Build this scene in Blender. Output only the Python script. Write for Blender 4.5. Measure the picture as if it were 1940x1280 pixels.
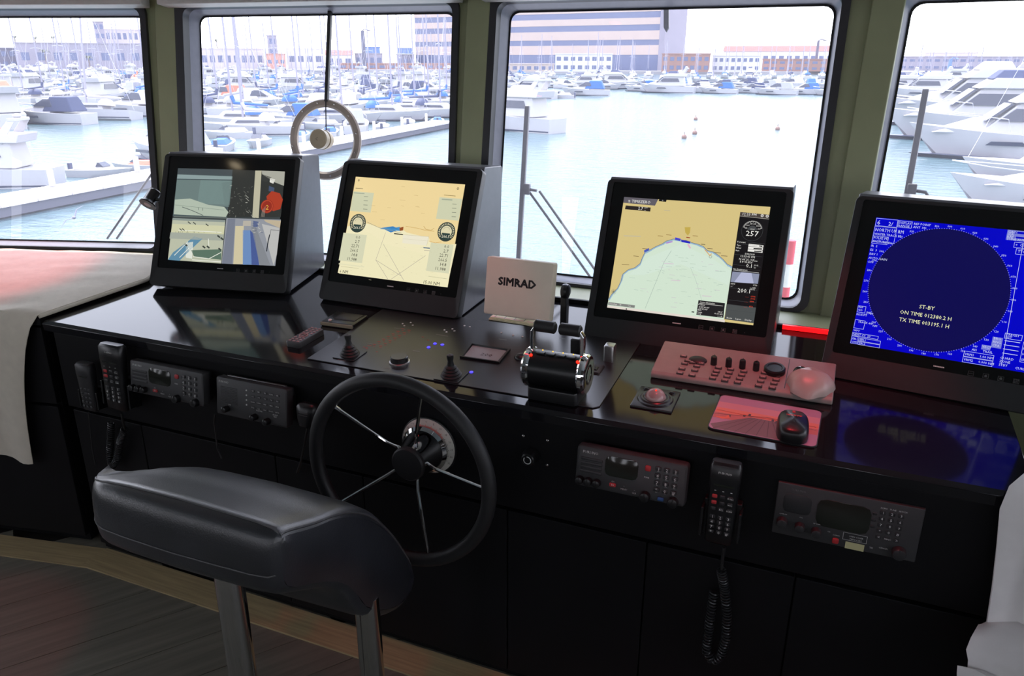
# Ship's bridge console looking out over a marina.
import bpy, bmesh, math, random
from mathutils import Vector, Matrix, Euler
for _o in list(bpy.data.objects): bpy.data.objects.remove(_o, do_unlink=True)
random.seed(7)
PI = math.pi
R = math.radians
S = bpy.context.scene
COL = S.collection

# ---------------------------------------------------------------- camera
IMG_W, IMG_H, FPX = 1940.0, 1280.0, 1460.4
EYE = Vector((0.0, 0.0, 1.495))
def _cam_basis():
    p, r, y = R(19.79), R(0.147), R(22.68)
    fh = Vector((-math.sin(y), math.cos(y), 0)); rt = Vector((math.cos(y), math.sin(y), 0)); z = Vector((0, 0, 1))
    f = fh*math.cos(p) - z*math.sin(p); u = fh*math.sin(p) + z*math.cos(p)
    return rt*math.cos(r) + u*math.sin(r), u*math.cos(r) - rt*math.sin(r), f
CR, CU, CF = _cam_basis()
cam_d = bpy.data.cameras.new('camera'); cam = bpy.data.objects.new('camera', cam_d); COL.objects.link(cam)
cam_d.sensor_width = 36.0; cam_d.lens = FPX/IMG_W*36.0; cam_d.clip_start = 0.02; cam_d.clip_end = 5000
cam.matrix_world = Matrix(((CR.x, CU.x, -CF.x, EYE.x), (CR.y, CU.y, -CF.y, EYE.y), (CR.z, CU.z, -CF.z, EYE.z), (0, 0, 0, 1)))
S.camera = cam

# ---------------------------------------------------------------- sky, sun, exposure
world = bpy.data.worlds.new('sky'); S.world = world; world.use_nodes = True
wn = world.node_tree.nodes; wl = world.node_tree.links
bg = wn['Background']; bg.inputs['Strength'].default_value = 4.3
tc = wn.new('ShaderNodeTexCoord'); sp = wn.new('ShaderNodeSeparateXYZ'); rp = wn.new('ShaderNodeValToRGB')
wl.new(tc.outputs['Generated'], sp.inputs[0]); wl.new(sp.outputs['Z'], rp.inputs[0]); wl.new(rp.outputs[0], bg.inputs['Color'])
rp.color_ramp.elements[0].position = 0.0; rp.color_ramp.elements[0].color = (0.93, 0.94, 1.0, 1)
rp.color_ramp.elements[1].position = 0.7; rp.color_ramp.elements[1].color = (0.72, 0.78, 1.0, 1)
sun_d = bpy.data.lights.new('sun', 'SUN'); sun_d.energy = 7.0; sun_d.angle = R(1.2); sun_d.color = (1.0, 0.95, 0.88)
sun = bpy.data.objects.new('sun', sun_d); COL.objects.link(sun)
SUN_AZ, SUN_EL = R(-62), R(64)          # to port of the bow, high
_sd = Vector((math.sin(SUN_AZ)*math.cos(SUN_EL), math.cos(SUN_AZ)*math.cos(SUN_EL), math.sin(SUN_EL)))
sun.rotation_euler = _sd.to_track_quat('Z', 'Y').to_euler()
S.view_settings.view_transform = 'Standard'; S.view_settings.look = 'None'
S.view_settings.exposure = 0.0; S.view_settings.gamma = 1.0; S.view_settings.use_curve_mapping = False

# ---------------------------------------------------------------- survey helpers (rays to real planes)
def ray(px, py):
    return (CR*(px-IMG_W/2) - CU*(py-IMG_H/2) + CF*FPX).normalized()
def hit(px, py, p, n):
    d = ray(px, py); p = Vector(p); n = Vector(n)
    return EYE + d*((p-EYE).dot(n)/d.dot(n))
FRONT_Y, EDGE_Z, TILT = 1.45, 0.773, R(4)
TN = Vector((0, -math.sin(TILT), math.cos(TILT))); TY = Vector((0, math.cos(TILT), math.sin(TILT)))
TO = Vector((0, FRONT_Y, EDGE_Z))
def top_uv(px, py, h=0.0):              # a point on the console top: (x, distance up the slope)
    q = hit(px, py, TO+TN*h, TN); return q.x, (q-TO).dot(TY)
def top_pt(u, v, h=0.0): return Vector((u, 0, 0)) + TO + TY*v + TN*h
def fas(px, py, off=0.0):               # a point on the console's upright front: (x, z)
    q = hit(px, py, (0, FRONT_Y-off, 0), (0, 1, 0)); return q.x, q.z
WATER_Z = -5.5
def sea(px, py):
    q = hit(px, py, (0, 0, WATER_Z), (0, 0, 1)); return q.x, q.y

# ---------------------------------------------------------------- materials
MATS = {}
def lin(c): return tuple((x/12.92 if x <= 0.04045 else ((x+0.055)/1.055)**2.4) for x in c)
def rgb(r, g, b): return lin((r/255.0, g/255.0, b/255.0))
def mat(key, col=(0.5, 0.5, 0.5), rough=0.5, metal=0.0, spec=0.5, coat=0.0, var=0.08, vscale=40.0, bump=0.0, bscale=200.0, emit=None, estr=1.0, alpha=1.0):
    if key in MATS: return MATS[key]
    m = bpy.data.materials.new(key); m.use_nodes = True; MATS[key] = m
    nt = m.node_tree; b = nt.nodes['Principled BSDF']
    b.inputs['Roughness'].default_value = rough; b.inputs['Metallic'].default_value = metal
    b.inputs['Specular IOR Level'].default_value = spec; b.inputs['Coat Weight'].default_value = coat
    b.inputs['Base Color'].default_value = (*col, 1)
    tcn = nt.nodes.new('ShaderNodeTexCoord')
    if var > 0:
        nz = nt.nodes.new('ShaderNodeTexNoise'); nz.inputs['Scale'].default_value = vscale; nz.inputs['Detail'].default_value = 3
        cr = nt.nodes.new('ShaderNodeValToRGB')
        cr.color_ramp.elements[0].position = 0.3; cr.color_ramp.elements[0].color = (*[c*(1-var) for c in col], 1)
        cr.color_ramp.elements[1].position = 0.7; cr.color_ramp.elements[1].color = (*[min(1, c*(1+var)) for c in col], 1)
        nt.links.new(tcn.outputs['Object'], nz.inputs['Vector']); nt.links.new(nz.outputs['Fac'], cr.inputs[0]); nt.links.new(cr.outputs[0], b.inputs['Base Color'])
    if bump > 0:
        n2 = nt.nodes.new('ShaderNodeTexNoise'); n2.inputs['Scale'].default_value = bscale; n2.inputs['Detail'].default_value = 4
        bp = nt.nodes.new('ShaderNodeBump'); bp.inputs['Strength'].default_value = bump; bp.inputs['Distance'].default_value = 0.002
        nt.links.new(tcn.outputs['Object'], n2.inputs['Vector']); nt.links.new(n2.outputs['Fac'], bp.inputs['Height']); nt.links.new(bp.outputs[0], b.inputs['Normal'])
    if emit:
        b.inputs['Emission Color'].default_value = (*emit, 1); b.inputs['Emission Strength'].default_value = estr
    return m
def ink(r, g, b, glow=True, k=1.0):     # a lit pixel colour on a screen, or printed ink
    key = ('lit_' if glow else 'ink_') + '%02x%02x%02x' % (r, g, b) + ('' if k == 1.0 else '_%d' % int(k*100))
    if key in MATS: return MATS[key]
    c = rgb(r, g, b)
    if glow: return mat(key, (0.004, 0.004, 0.004), 0.12, spec=0.25, var=0, emit=c, estr=k)
    return mat(key, c, 0.5, var=0)

# ---------------------------------------------------------------- mesh building
_TXT = {}
def _text_geo(s, bold=0.0):
    key_ = (s, bold)
    if key_ in _TXT: return _TXT[key_]
    cu = bpy.data.curves.new('t', 'FONT'); cu.body = s; cu.size = 1.0; cu.resolution_u = 1; cu.align_x = 'LEFT'; cu.offset = bold
    ob = bpy.data.objects.new('t', cu); COL.objects.link(ob)
    dg = bpy.context.evaluated_depsgraph_get(); dg.update()
    me = ob.evaluated_get(dg).to_mesh()
    v = [(p.co.x, p.co.y) for p in me.vertices]; f = [tuple(p.vertices) for p in me.polygons]
    ob.evaluated_get(dg).to_mesh_clear(); bpy.data.objects.remove(ob); bpy.data.curves.remove(cu)
    w = max([p[0] for p in v], default=0.0)
    _TXT[key_] = (v, f, w); return _TXT[key_]

class MB:
    def __init__(s): s.v = []; s.f = []; s.mi = []
    def add(s, vs, fs, m=0):
        o = len(s.v); s.v += [tuple(p) for p in vs]; s.f += [tuple(i+o for i in f) for f in fs]; s.mi += [m]*len(fs); return s
    def box(s, x0, x1, y0, y1, z0, z1, m=0):
        return s.add([(x0,y0,z0),(x1,y0,z0),(x1,y1,z0),(x0,y1,z0),(x0,y0,z1),(x1,y0,z1),(x1,y1,z1),(x0,y1,z1)],
              [(0,3,2,1),(4,5,6,7),(0,1,5,4),(1,2,6,5),(2,3,7,6),(3,0,4,7)], m)
    def prism(s, poly, a0, a1, axis='z', m=0):      # polygon extruded along an axis
        n = len(poly)
        if axis == 'z': P = lambda p, a: (p[0], p[1], a)
        elif axis == 'x': P = lambda p, a: (a, p[0], p[1])
        else: P = lambda p, a: (p[0], a, p[1])
        vs = [P(p, a0) for p in poly] + [P(p, a1) for p in poly]
        fs = [tuple(range(n))[::-1], tuple(range(n, 2*n))] + [(i, (i+1) % n, n+(i+1) % n, n+i) for i in range(n)]
        return s.add(vs, fs, m)
    def tube(s, pts, r, n=8, m=0, closed=False, caps=True, r1=None):
        pts = [Vector(p) for p in pts]; k = len(pts); rings = []
        up = None
        for i, p in enumerate(pts):
            a = pts[i-1] if (i > 0 or closed) else pts[i]; b = pts[(i+1) % k] if (i < k-1 or closed) else pts[i]
            t = (b-a).normalized()
            if up is None: up = Vector((0,0,1)) if abs(t.z) < 0.9 else Vector((1,0,0))
            x = t.cross(up).normalized(); up = x.cross(t).normalized()
            rr = r if r1 is None else r+(r1-r)*i/(k-1)
            rings.append([p + (x*math.cos(2*PI*j/n) + up*math.sin(2*PI*j/n))*rr for j in range(n)])
        vs = [q for ring in rings for q in ring]; fs = []
        for i in range(k if closed else k-1):
            for j in range(n):
                fs.append((i*n+j, i*n+(j+1) % n, ((i+1) % k)*n+(j+1) % n, ((i+1) % k)*n+j))
        if caps and not closed: fs += [tuple(range(n))[::-1], tuple((k-1)*n+j for j in range(n))]
        return s.add(vs, fs, m)
    def cyl(s, p0, p1, r0, r1=None, n=16, m=0): return s.tube([p0, p1], r0, n, m, r1=r0 if r1 is None else r1)
    def lathe(s, prof, n=24, m=0, M=None, caps=True):           # profile of (radius, z)
        vs = [(r*math.cos(2*PI*j/n), r*math.sin(2*PI*j/n), z) for r, z in prof for j in range(n)]
        if M is not None: vs = [tuple(M @ Vector(p)) for p in vs]
        fs = [(i*n+j, i*n+(j+1) % n, (i+1)*n+(j+1) % n, (i+1)*n+j) for i in range(len(prof)-1) for j in range(n)]
        if caps and prof[0][0] > 1e-6: fs.append(tuple(range(n))[::-1])
        if caps and prof[-1][0] > 1e-6: fs.append(tuple((len(prof)-1)*n+j for j in range(n)))
        return s.add(vs, fs, m)
    def torus(s, Rr, r, nu=48, nv=12, m=0, c=(0,0,0), M=None):
        vs = []
        for i in range(nu):
            a = 2*PI*i/nu
            for j in range(nv):
                b = 2*PI*j/nv; vs.append(Vector((math.cos(a)*(Rr+r*math.cos(b)), math.sin(a)*(Rr+r*math.cos(b)), r*math.sin(b))) + Vector(c))
        if M is not None: vs = [M @ p for p in vs]
        return s.add(vs, [(i*nv+j, ((i+1) % nu)*nv+j, ((i+1) % nu)*nv+(j+1) % nv, i*nv+(j+1) % nv) for i in range(nu) for j in range(nv)], m)
    def sphere(s, c, r, nu=16, nv=10, m=0, sc=(1,1,1), v0=-90, v1=90):
        vs = []
        for i in range(nv+1):
            la = R(v0+(v1-v0)*i/nv)
            for j in range(nu):
                a = 2*PI*j/nu; vs.append((c[0]+r*sc[0]*math.cos(la)*math.cos(a), c[1]+r*sc[1]*math.cos(la)*math.sin(a), c[2]+r*sc[2]*math.sin(la)))
        return s.add(vs, [(i*nu+j, i*nu+(j+1) % nu, (i+1)*nu+(j+1) % nu, (i+1)*nu+j) for i in range(nv) for j in range(nu)], m)
    def loft(s, rings, m=0, closed=True, caps=(True, True)):
        n = len(rings[0]); vs = [p for r in rings for p in r]; fs = []
        for i in range(len(rings)-1):
            for j in range(n if closed else n-1):
                fs.append((i*n+j, i*n+(j+1) % n, (i+1)*n+(j+1) % n, (i+1)*n+j))
        if caps[0]: fs.append(tuple(range(n))[::-1])
        if caps[1]: fs.append(tuple((len(rings)-1)*n+j for j in range(n)))
        return s.add(vs, fs, m)
    # flat drawing on the local xy plane
    def rect(s, x0, y0, x1, y1, z, m=0): return s.add([(x0,y0,z),(x1,y0,z),(x1,y1,z),(x0,y1,z)], [(0,1,2,3)], m)
    def poly(s, pts, z, m=0): return s.add([(p[0], p[1], z) for p in pts], [tuple(range(len(pts)))], m)
    def disc(s, x, y, r, z, m=0, n=32, ry=None):
        return s.poly([(x+r*math.cos(2*PI*i/n), y+(ry or r)*math.sin(2*PI*i/n)) for i in range(n)], z, m)
    def ring(s, x, y, r0, r1, z, m=0, n=32, a0=0, a1=360):
        k = n+1; vs = []
        for i in range(k):
            a = R(a0+(a1-a0)*i/n); vs += [(x+r0*math.cos(a), y+r0*math.sin(a), z), (x+r1*math.cos(a), y+r1*math.sin(a), z)]
        return s.add(vs, [(2*i, 2*i+1, 2*i+3, 2*i+2) for i in range(n)], m)
    def line(s, pts, w, z, m=0):
        for a, b in zip(pts[:-1], pts[1:]):
            d = Vector((b[0]-a[0], b[1]-a[1])); L = d.length
            if L < 1e-9: continue
            nx, ny = -d.y/L*w/2, d.x/L*w/2
            s.add([(a[0]-nx, a[1]-ny, z), (b[0]-nx, b[1]-ny, z), (b[0]+nx, b[1]+ny, z), (a[0]+nx, a[1]+ny, z)], [(0,1,2,3)], m)
        return s
    def frame(s, x0, y0, x1, y1, w, z, m=0):
        s.rect(x0,y0,x1,y0+w,z,m); s.rect(x0,y1-w,x1,y1,z,m); s.rect(x0,y0,x0+w,y1,z,m); return s.rect(x1-w,y0,x1,y1,z,m)
    def text(s, t, x, y, h, z, m=0, al='l', sx=1.0, ang=0.0, bold=0.0):
        v, f, w = _text_geo(t, bold); k = h/0.72
        ox = {'l': 0, 'c': -w*k*sx/2, 'r': -w*k*sx}[al]; ca, sa = math.cos(ang), math.sin(ang)
        vs = []
        for p in v:
            a, b = p[0]*k*sx+ox, p[1]*k; vs.append((x+a*ca-b*sa, y+a*sa+b*ca, z))
        return s.add(vs, f, m)
    def xf(s, M): s.v = [tuple(M @ Vector(p)) for p in s.v]; return s
    def mesh(s, name, mats, smooth=35):
        me = bpy.data.meshes.new(name); me.from_pydata(s.v, [], s.f)
        for m in (mats if isinstance(mats, (list, tuple)) else [mats]): me.materials.append(MATS[m] if isinstance(m, str) else m)
        me.polygons.foreach_set('material_index', s.mi)
        if smooth:
            me.polygons.foreach_set('use_smooth', [True]*len(s.f)); me.set_sharp_from_angle(angle=R(smooth))
        me.update(); return me
    def build(s, name, mats, parent=None, loc=None, rot=None, smooth=35, bevel=0.0, seg=2):
        if bevel > 0: smooth = None
        return obj(name, s.mesh(name, mats, smooth), parent, loc, rot, bevel, seg)

def obj(name, me, parent=None, loc=None, rot=None, bevel=0.0, seg=2):
    o = bpy.data.objects.new(name, me); COL.objects.link(o)
    if parent is not None: o.parent = parent
    if loc is not None: o.location = loc
    if rot is not None: o.rotation_euler = rot
    if bevel > 0:
        b = o.modifiers.new('bevel', 'BEVEL'); b.width = bevel; b.segments = seg; b.limit_method = 'ANGLE'; b.angle_limit = R(40); b.harden_normals = True
    return o
def tag(o, label=None, cat=None, group=None, kind=None):
    if label: o['label'] = label
    if cat: o['category'] = cat
    if group: o['group'] = group
    if kind: o['kind'] = kind
    return o
def thing(name, label, cat, loc=(0,0,0), rot=(0,0,0), group=None):
    o = bpy.data.objects.new(name, None); COL.objects.link(o); o.empty_display_size = 0.1
    o.location = loc; o.rotation_euler = rot; return tag(o, label, cat, group)
def struct(o): o['kind'] = 'structure'; return o
def copy_tree(o, parent=None):
    c = o.copy(); COL.objects.link(c); c.parent = parent
    for ch in o.children: copy_tree(ch, c)
    return c
def rrect(w, h, r, n=5, cx=0, cy=0):    # rounded rectangle outline
    pts = []
    for (sx, sy, a) in ((1,1,0), (-1,1,90), (-1,-1,180), (1,-1,270)):
        for i in range(n+1):
            t = R(a+90.0*i/n); pts.append((cx+sx*(w/2-r)+r*math.cos(t), cy+sy*(h/2-r)+r*math.sin(t)))
    return pts
def pillow(w, h, d, r=0.01, e=0.004, n=5):   # rounded slab with softened rim, base at z=0
    rings = [[(x, y, 0) for x, y in rrect(w, h, r, n)], [(x, y, d-e) for x, y in rrect(w, h, r, n)],
             [(x, y, d-e*0.3) for x, y in rrect(w-e*0.6, h-e*0.6, max(r-e*0.3, 0.0005), n)], [(x, y, d) for x, y in rrect(w-2*e, h-2*e, max(r-e, 0.0004), n)]]
    return MB().loft(rings)

# base palette
mat('black_top', (0.009, 0.009, 0.011), 0.09, spec=0.40, var=0.15, vscale=6)
mat('black_panel', (0.006, 0.006, 0.007), 0.5, spec=0.18, var=0.2, vscale=5)
mat('black_plate', (0.016, 0.016, 0.019), 0.30, spec=0.45, var=0.15, vscale=8, bump=0.02, bscale=900)
mat('black_plastic', (0.007, 0.007, 0.008), 0.32, var=0.1)
mat('black_gloss', (0.004, 0.004, 0.005), 0.06, var=0)
mat('black_rubber', (0.014, 0.014, 0.015), 0.5, var=0.1)
mat('grey_plastic', (0.034, 0.034, 0.036), 0.45, var=0.08)
mat('dark_grey', (0.022, 0.022, 0.024), 0.45, var=0.08)
mat('steel', (0.55, 0.54, 0.53), 0.10, metal=1.0, var=0.03)
mat('chrome', (0.85, 0.85, 0.85), 0.05, metal=1.0, var=0)
mat('brushed', (0.55, 0.55, 0.54), 0.32, metal=1.0, var=0.06)
mat('white_paint', (0.75, 0.75, 0.74), 0.45, var=0.04)
mat('print_white', (0.65, 0.66, 0.63), 0.5, var=0)
mat('print_grey', (0.16, 0.16, 0.16), 0.5, var=0)
mat('print_red', rgb(170, 40, 45), 0.45, var=0)
mat('print_blue', rgb(35, 80, 140), 0.45, var=0)
mat('lcd_off', (0.018, 0.020, 0.016), 0.12, var=0)
# ================================================================ wheelhouse shell
LEAN = R(9)
class Facet:
    def __init__(s, phi, p):
        ph = R(phi); s.ph = ph; s.p = Vector(p); s.a = Vector((math.cos(ph), math.sin(ph), 0)); s.o = Vector((-math.sin(ph), math.cos(ph), 0))
        s.u = Vector((0,0,1))*math.cos(LEAN) + s.o*math.sin(LEAN); s.n = s.o*math.cos(LEAN) - Vector((0,0,1))*math.sin(LEAN)
    def at(s, su, v, w=0.0): return s.p + s.a*su + s.u*v + s.n*w
F3 = Facet(0, (0, 2.25, 0.80)); K23 = F3.at(-1.107, 0)
F2 = Facet(7, K23); K12 = F2.at(-1.140, 0)
F1 = Facet(18, K12); K01 = F1.at(-1.15, 0); F0 = Facet(34, K01); KL = F0.at(-1.2, 0)
K34 = F3.at(0.040, 0); F4 = Facet(-9, K34); K45 = F4.at(1.12, 0); F5 = Facet(-28, K45); KR = F5.at(1.2, 0)
mat('green_paint', rgb(146, 150, 114), 0.42, var=0.05, vscale=9)
mat('frame_dark', (0.020, 0.020, 0.024), 0.40, var=0.1)
mat('frame_grey', rgb(128, 130, 142), 0.35, var=0.05)
mat('pelmet', rgb(196, 192, 186), 0.5, var=0.04)
mat('ceiling', rgb(205, 202, 196), 0.6, var=0.03)
mat('inner_wall', rgb(72, 64, 56), 0.6, var=0.1)
mat('gasket', (0.008, 0.008, 0.009), 0.5, var=0)
def glass_mat():
    m = bpy.data.materials.new('window_glass'); m.use_nodes = True; nt = m.node_tree; nt.nodes.clear()
    out = nt.nodes.new('ShaderNodeOutputMaterial'); tr = nt.nodes.new('ShaderNodeBsdfTransparent'); gl = nt.nodes.new('ShaderNodeBsdfGlossy')
    tl = nt.nodes.new('ShaderNodeBsdfTranslucent'); m1 = nt.nodes.new('ShaderNodeMixShader'); m2 = nt.nodes.new('ShaderNodeMixShader')
    lw = nt.nodes.new('ShaderNodeLayerWeight'); lw.inputs['Blend'].default_value = 0.5
    pw = nt.nodes.new('ShaderNodeMath'); pw.operation = 'POWER'; pw.inputs[1].default_value = 5.0; nt.links.new(lw.outputs['Facing'], pw.inputs[0])
    fr = nt.nodes.new('ShaderNodeMath'); fr.operation = 'MULTIPLY_ADD'; fr.inputs[1].default_value = 0.85; fr.inputs[2].default_value = 0.04; nt.links.new(pw.outputs[0], fr.inputs[0])
    tr.inputs[0].default_value = (0.96, 0.97, 0.98, 1); gl.inputs['Roughness'].default_value = 0.0; tl.inputs[0].default_value = (0.85, 0.84, 0.92, 1)
    nz = nt.nodes.new('ShaderNodeTexNoise'); nz.inputs['Scale'].default_value = 3.0
    mp = nt.nodes.new('ShaderNodeMapRange'); mp.inputs['To Min'].default_value = 0.05; mp.inputs['To Max'].default_value = 0.085   # pale film in the panes, a veil that lifts the darks like haze
    nt.links.new(nz.outputs['Fac'], mp.inputs['Value']); nt.links.new(mp.outputs[0], m1.inputs[0])
    nt.links.new(tr.outputs[0], m1.inputs[1]); nt.links.new(tl.outputs[0], m1.inputs[2])
    nt.links.new(fr.outputs[0], m2.inputs[0]); nt.links.new(m1.outputs[0], m2.inputs[1]); nt.links.new(gl.outputs[0], m2.inputs[2])
    nt.links.new(m2.outputs[0], out.inputs['Surface']); MATS['window_glass'] = m; return m
glass_mat()

def quad_ring(F, outer, inner, w0, w1=None):     # four strips between two rectangles on a facet
    (a0, b0, a1, b1), (c0, d0, c1, d1) = outer, inner; w1 = w0 if w1 is None else w1
    O = [F.at(a0,b0,w0), F.at(a1,b0,w0), F.at(a1,b1,w0), F.at(a0,b1,w0)]; I = [F.at(c0,d0,w1), F.at(c1,d0,w1), F.at(c1,d1,w1), F.at(c0,d1,w1)]
    return O+I, [(0,1,5,4), (1,2,6,5), (2,3,7,6), (3,0,4,7)]
def rr_pts(F, x0, y0, x1, y1, r, w, n=4):
    return [F.at(x, y, w) for x, y in rrect(x1-x0, y1-y0, r, n, (x0+x1)/2, (y0+y1)/2)]
def window(idx, F, s0, s1, wall_name, e0, e1, v0=0.045, v1=0.862):
    # wall plate with its opening (inside skin, thickness to the outside)
    V0, V1 = -0.95, 1.22; D = 0.075; op = (s0-0.016, v0-0.016, s1+0.016, v1+0.016)
    mb = MB()
    for w in (0.0, D):
        vs, fs = quad_ring(F, (e0, V0, e1, V1), op, w); mb.add(vs, fs if w == 0 else [f[::-1] for f in fs])
    o0 = [F.at(op[0],op[1],0), F.at(op[2],op[1],0), F.at(op[2],op[3],0), F.at(op[0],op[3],0)]; o1 = [p+F.n*D for p in o0]
    mb.add(o0+o1, [(0,1,5,4),(1,2,6,5),(2,3,7,6),(3,0,4,7)], 1)
    q0 = [F.at(e0,V0,0), F.at(e1,V0,0), F.at(e1,V1,0), F.at(e0,V1,0)]; q1 = [p+F.n*D for p in q0]
    mb.add(q0+q1, [(0,4,5,1),(1,5,6,2),(2,6,7,3),(3,7,4,0)])
    struct(mb.build(wall_name, ['green_paint', 'frame_grey'], smooth=None))
    win = thing('window_%d' % idx, None, None); win['kind'] = 'structure'
    # dark inner frame, proud of the wall, with rounded corners
    fr = MB()
    ro = rr_pts(F, s0-0.052, v0-0.024, s1+0.034, v1+0.030, 0.035, -0.014); ri = rr_pts(F, s0-0.014, v0-0.014, s1+0.012, v1+0.012, 0.03, -0.014)
    ro0 = rr_pts(F, s0-0.052, v0-0.024, s1+0.034, v1+0.030, 0.035, 0.001); ri0 = rr_pts(F, s0-0.014, v0-0.014, s1+0.012, v1+0.012, 0.03, 0.02)
    n = len(ro); vs = ro0+ro+ri+ri0
    fr.add(vs, [(k*n+j, k*n+(j+1) % n, (k+1)*n+(j+1) % n, (k+1)*n+j) for k in range(3) for j in range(n)])
    fr.build('window_frame', 'frame_dark', win, smooth=50)
    # pale reveal lining and black gasket against the glass
    rv = MB()
    a = rr_pts(F, s0-0.014, v0-0.014, s1+0.012, v1+0.012, 0.03, 0.02); b = rr_pts(F, s0, v0, s1, v1, 0.03, 0.058)
    rv.add(a+b, [(j, (j+1) % n, n+(j+1) % n, n+j) for j in range(n)]); rv.build('reveal', 'frame_grey', win, smooth=50)
    gk = MB(); c = rr_pts(F, s0+0.006, v0+0.006, s1-0.006, v1-0.006, 0.028, 0.058); gk.add(b+c, [(j, (j+1) % n, n+(j+1) % n, n+j) for j in range(n)])
    gk.build('gasket', 'gasket', win, smooth=None)
    pane = MB(); pane.add([F.at(s0-0.01,v0-0.01,0.062), F.at(s1+0.01,v0-0.01,0.062), F.at(s1+0.01,v1+0.01,0.062), F.at(s0-0.01,v1+0.01,0.062)], [(0,1,2,3)])
    pane.build('pane', 'window_glass', win, smooth=None)
    return win
window(1, F1, -1.06, -0.085, 'wall_bow_a', -1.15, 0.0)
window(2, F2, -1.055, -0.084, 'wall_bow_b', -1.140, 0.0)
window(3, F3, -1.030, -0.064, 'wall_bow_c', -1.107, 0.040)
window(4, F4, 0.046, 1.04, 'wall_bow_d', 0.0, 1.12)
window(5, F0, -1.12, -0.08, 'wall_bow_e', -1.2, 0.0)
window(6, F5, 0.08, 1.12, 'wall_bow_f', 0.0, 1.2)
# pillars of painted steel on the facet corners
for k, (FA, FB, eb) in enumerate(((F1, F2, -1.140), (F2, F3, -1.107), (F3, F4, 0.0))):
    mb = MB(); rings = []
    for v in (-0.93, 1.2):
        a = FB.at(eb-0.0, v, 0) if FB is not F4 else FB.at(0, v, 0); n = (FA.n+FB.n).normalized(); ax = (FA.a+FB.a).normalized()
        w = 0.034 + 0.006*(v > 0); c = a - n*0.004
        rings.append([c-ax*w-n*0.014, c+ax*w-n*0.014, c+ax*w+n*0.03, c-ax*w+n*0.03])
    mb.loft(rings); tag(struct(mb.build('trim_%d' % (k+1), 'green_paint', smooth=None, bevel=0.004)), 'olive green steel window pillar')
# pelmets above the windows
mb_list = ((F1, -1.13, -0.03), (F2, -1.125, -0.035), (F3, -1.085, 0.02), (F4, 0.03, 1.1))
for k, (F, a, b) in enumerate(mb_list):
    mb = MB(); q = []
    for w in (-0.075, -0.015):
        q += [F.at(a, 0.872, w), F.at(b, 0.872, w), F.at(b, 1.1, w), F.at(a, 1.1, w)]
    mb.add(q, [(0,1,2,3), (7,6,5,4), (0,4,5,1), (1,5,6,2), (2,6,7,3), (3,7,4,0)])
    struct(mb.build('trim_%d' % (k+4), 'pelmet', smooth=None, bevel=0.004))
# painted ledge under the windows, behind the console
_e = Vector((0, 0.006, 0.022)); lg = MB(); lg.prism([(p.x, p.y) for p in (K12+_e, K23+_e, K34+_e, K45+_e)] + [(0.95, 2.104), (-2.20, 2.104)], 0.80, 0.822)
struct(lg.build('trim_8', 'green_paint', smooth=None))
# floor, ceiling, back and side walls
ring_pts = [KL, K01, K12, K23, K34, K45, KR]
def plan(z, back=-2.6):
    f = [F0.at(-1.2, (z-0.8)/math.cos(LEAN), 0), F1.at(-1.15, (z-0.8)/math.cos(LEAN), 0), F2.at(-1.14, (z-0.8)/math.cos(LEAN), 0), F3.at(-1.107, (z-0.8)/math.cos(LEAN), 0), F3.at(0.04, (z-0.8)/math.cos(LEAN), 0), F4.at(1.12, (z-0.8)/math.cos(LEAN), 0), F5.at(1.2, (z-0.8)/math.cos(LEAN), 0)]
    return [(p.x, p.y) for p in f] + [(f[-1].x, back), (f[0].x, back)]
CEIL = 1.98
cl = MB(); pp = plan(CEIL+0.05); cl.prism(pp[::-1], CEIL, CEIL+0.08); struct(cl.build('ceiling', 'ceiling', smooth=None))
mat('subfloor', (0.02, 0.018, 0.016), 0.7, var=0.1)
fl = MB(); pf = plan(-0.02); fl.prism(pf[::-1], -0.10, -0.018); floor = struct(fl.build('floor', 'subfloor', smooth=None))
xl, xr = pf[0][0], pf[6][0]; yl, yr = pf[0][1], pf[6][1]
def glazed_wall(name, p0, p1, n, pier=0.45):       # wall with a row of tall windows; p0,p1 plan ends
    p0, p1 = Vector((*p0, 0)), Vector((*p1, 0)); d = (p1-p0); L = d.length; d.normalize(); o = Vector((d.y, -d.x, 0))*0.06; mb = MB()
    def slab(s0, s1, z0, z1):
        q = [p0+d*s+w+Vector((0,0,z)) for z in (z0, z1) for s, w in ((s0, Vector()), (s1, Vector()), (s1, o), (s0, o))]
        mb.add(q, [(0,3,2,1),(4,5,6,7),(0,1,5,4),(1,2,6,5),(2,3,7,6),(3,0,4,7)])
    slab(0, L, -0.1, 0.80); slab(0, L, 1.80, CEIL+0.05); pw = L/n*pier
    for k in range(n+1): s = (L-pw)*k/n; slab(s, s+pw, 0.80, 1.80)
    struct(mb.build(name, 'inner_wall', smooth=None))
glazed_wall('wall_left', (xl, yl), (xl, -2.6), 4); glazed_wall('wall_right', (xr, -2.6), (xr, yr), 4); glazed_wall('wall_back', (xl, -2.6), (xr, -2.6), 6, 0.6)
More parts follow.
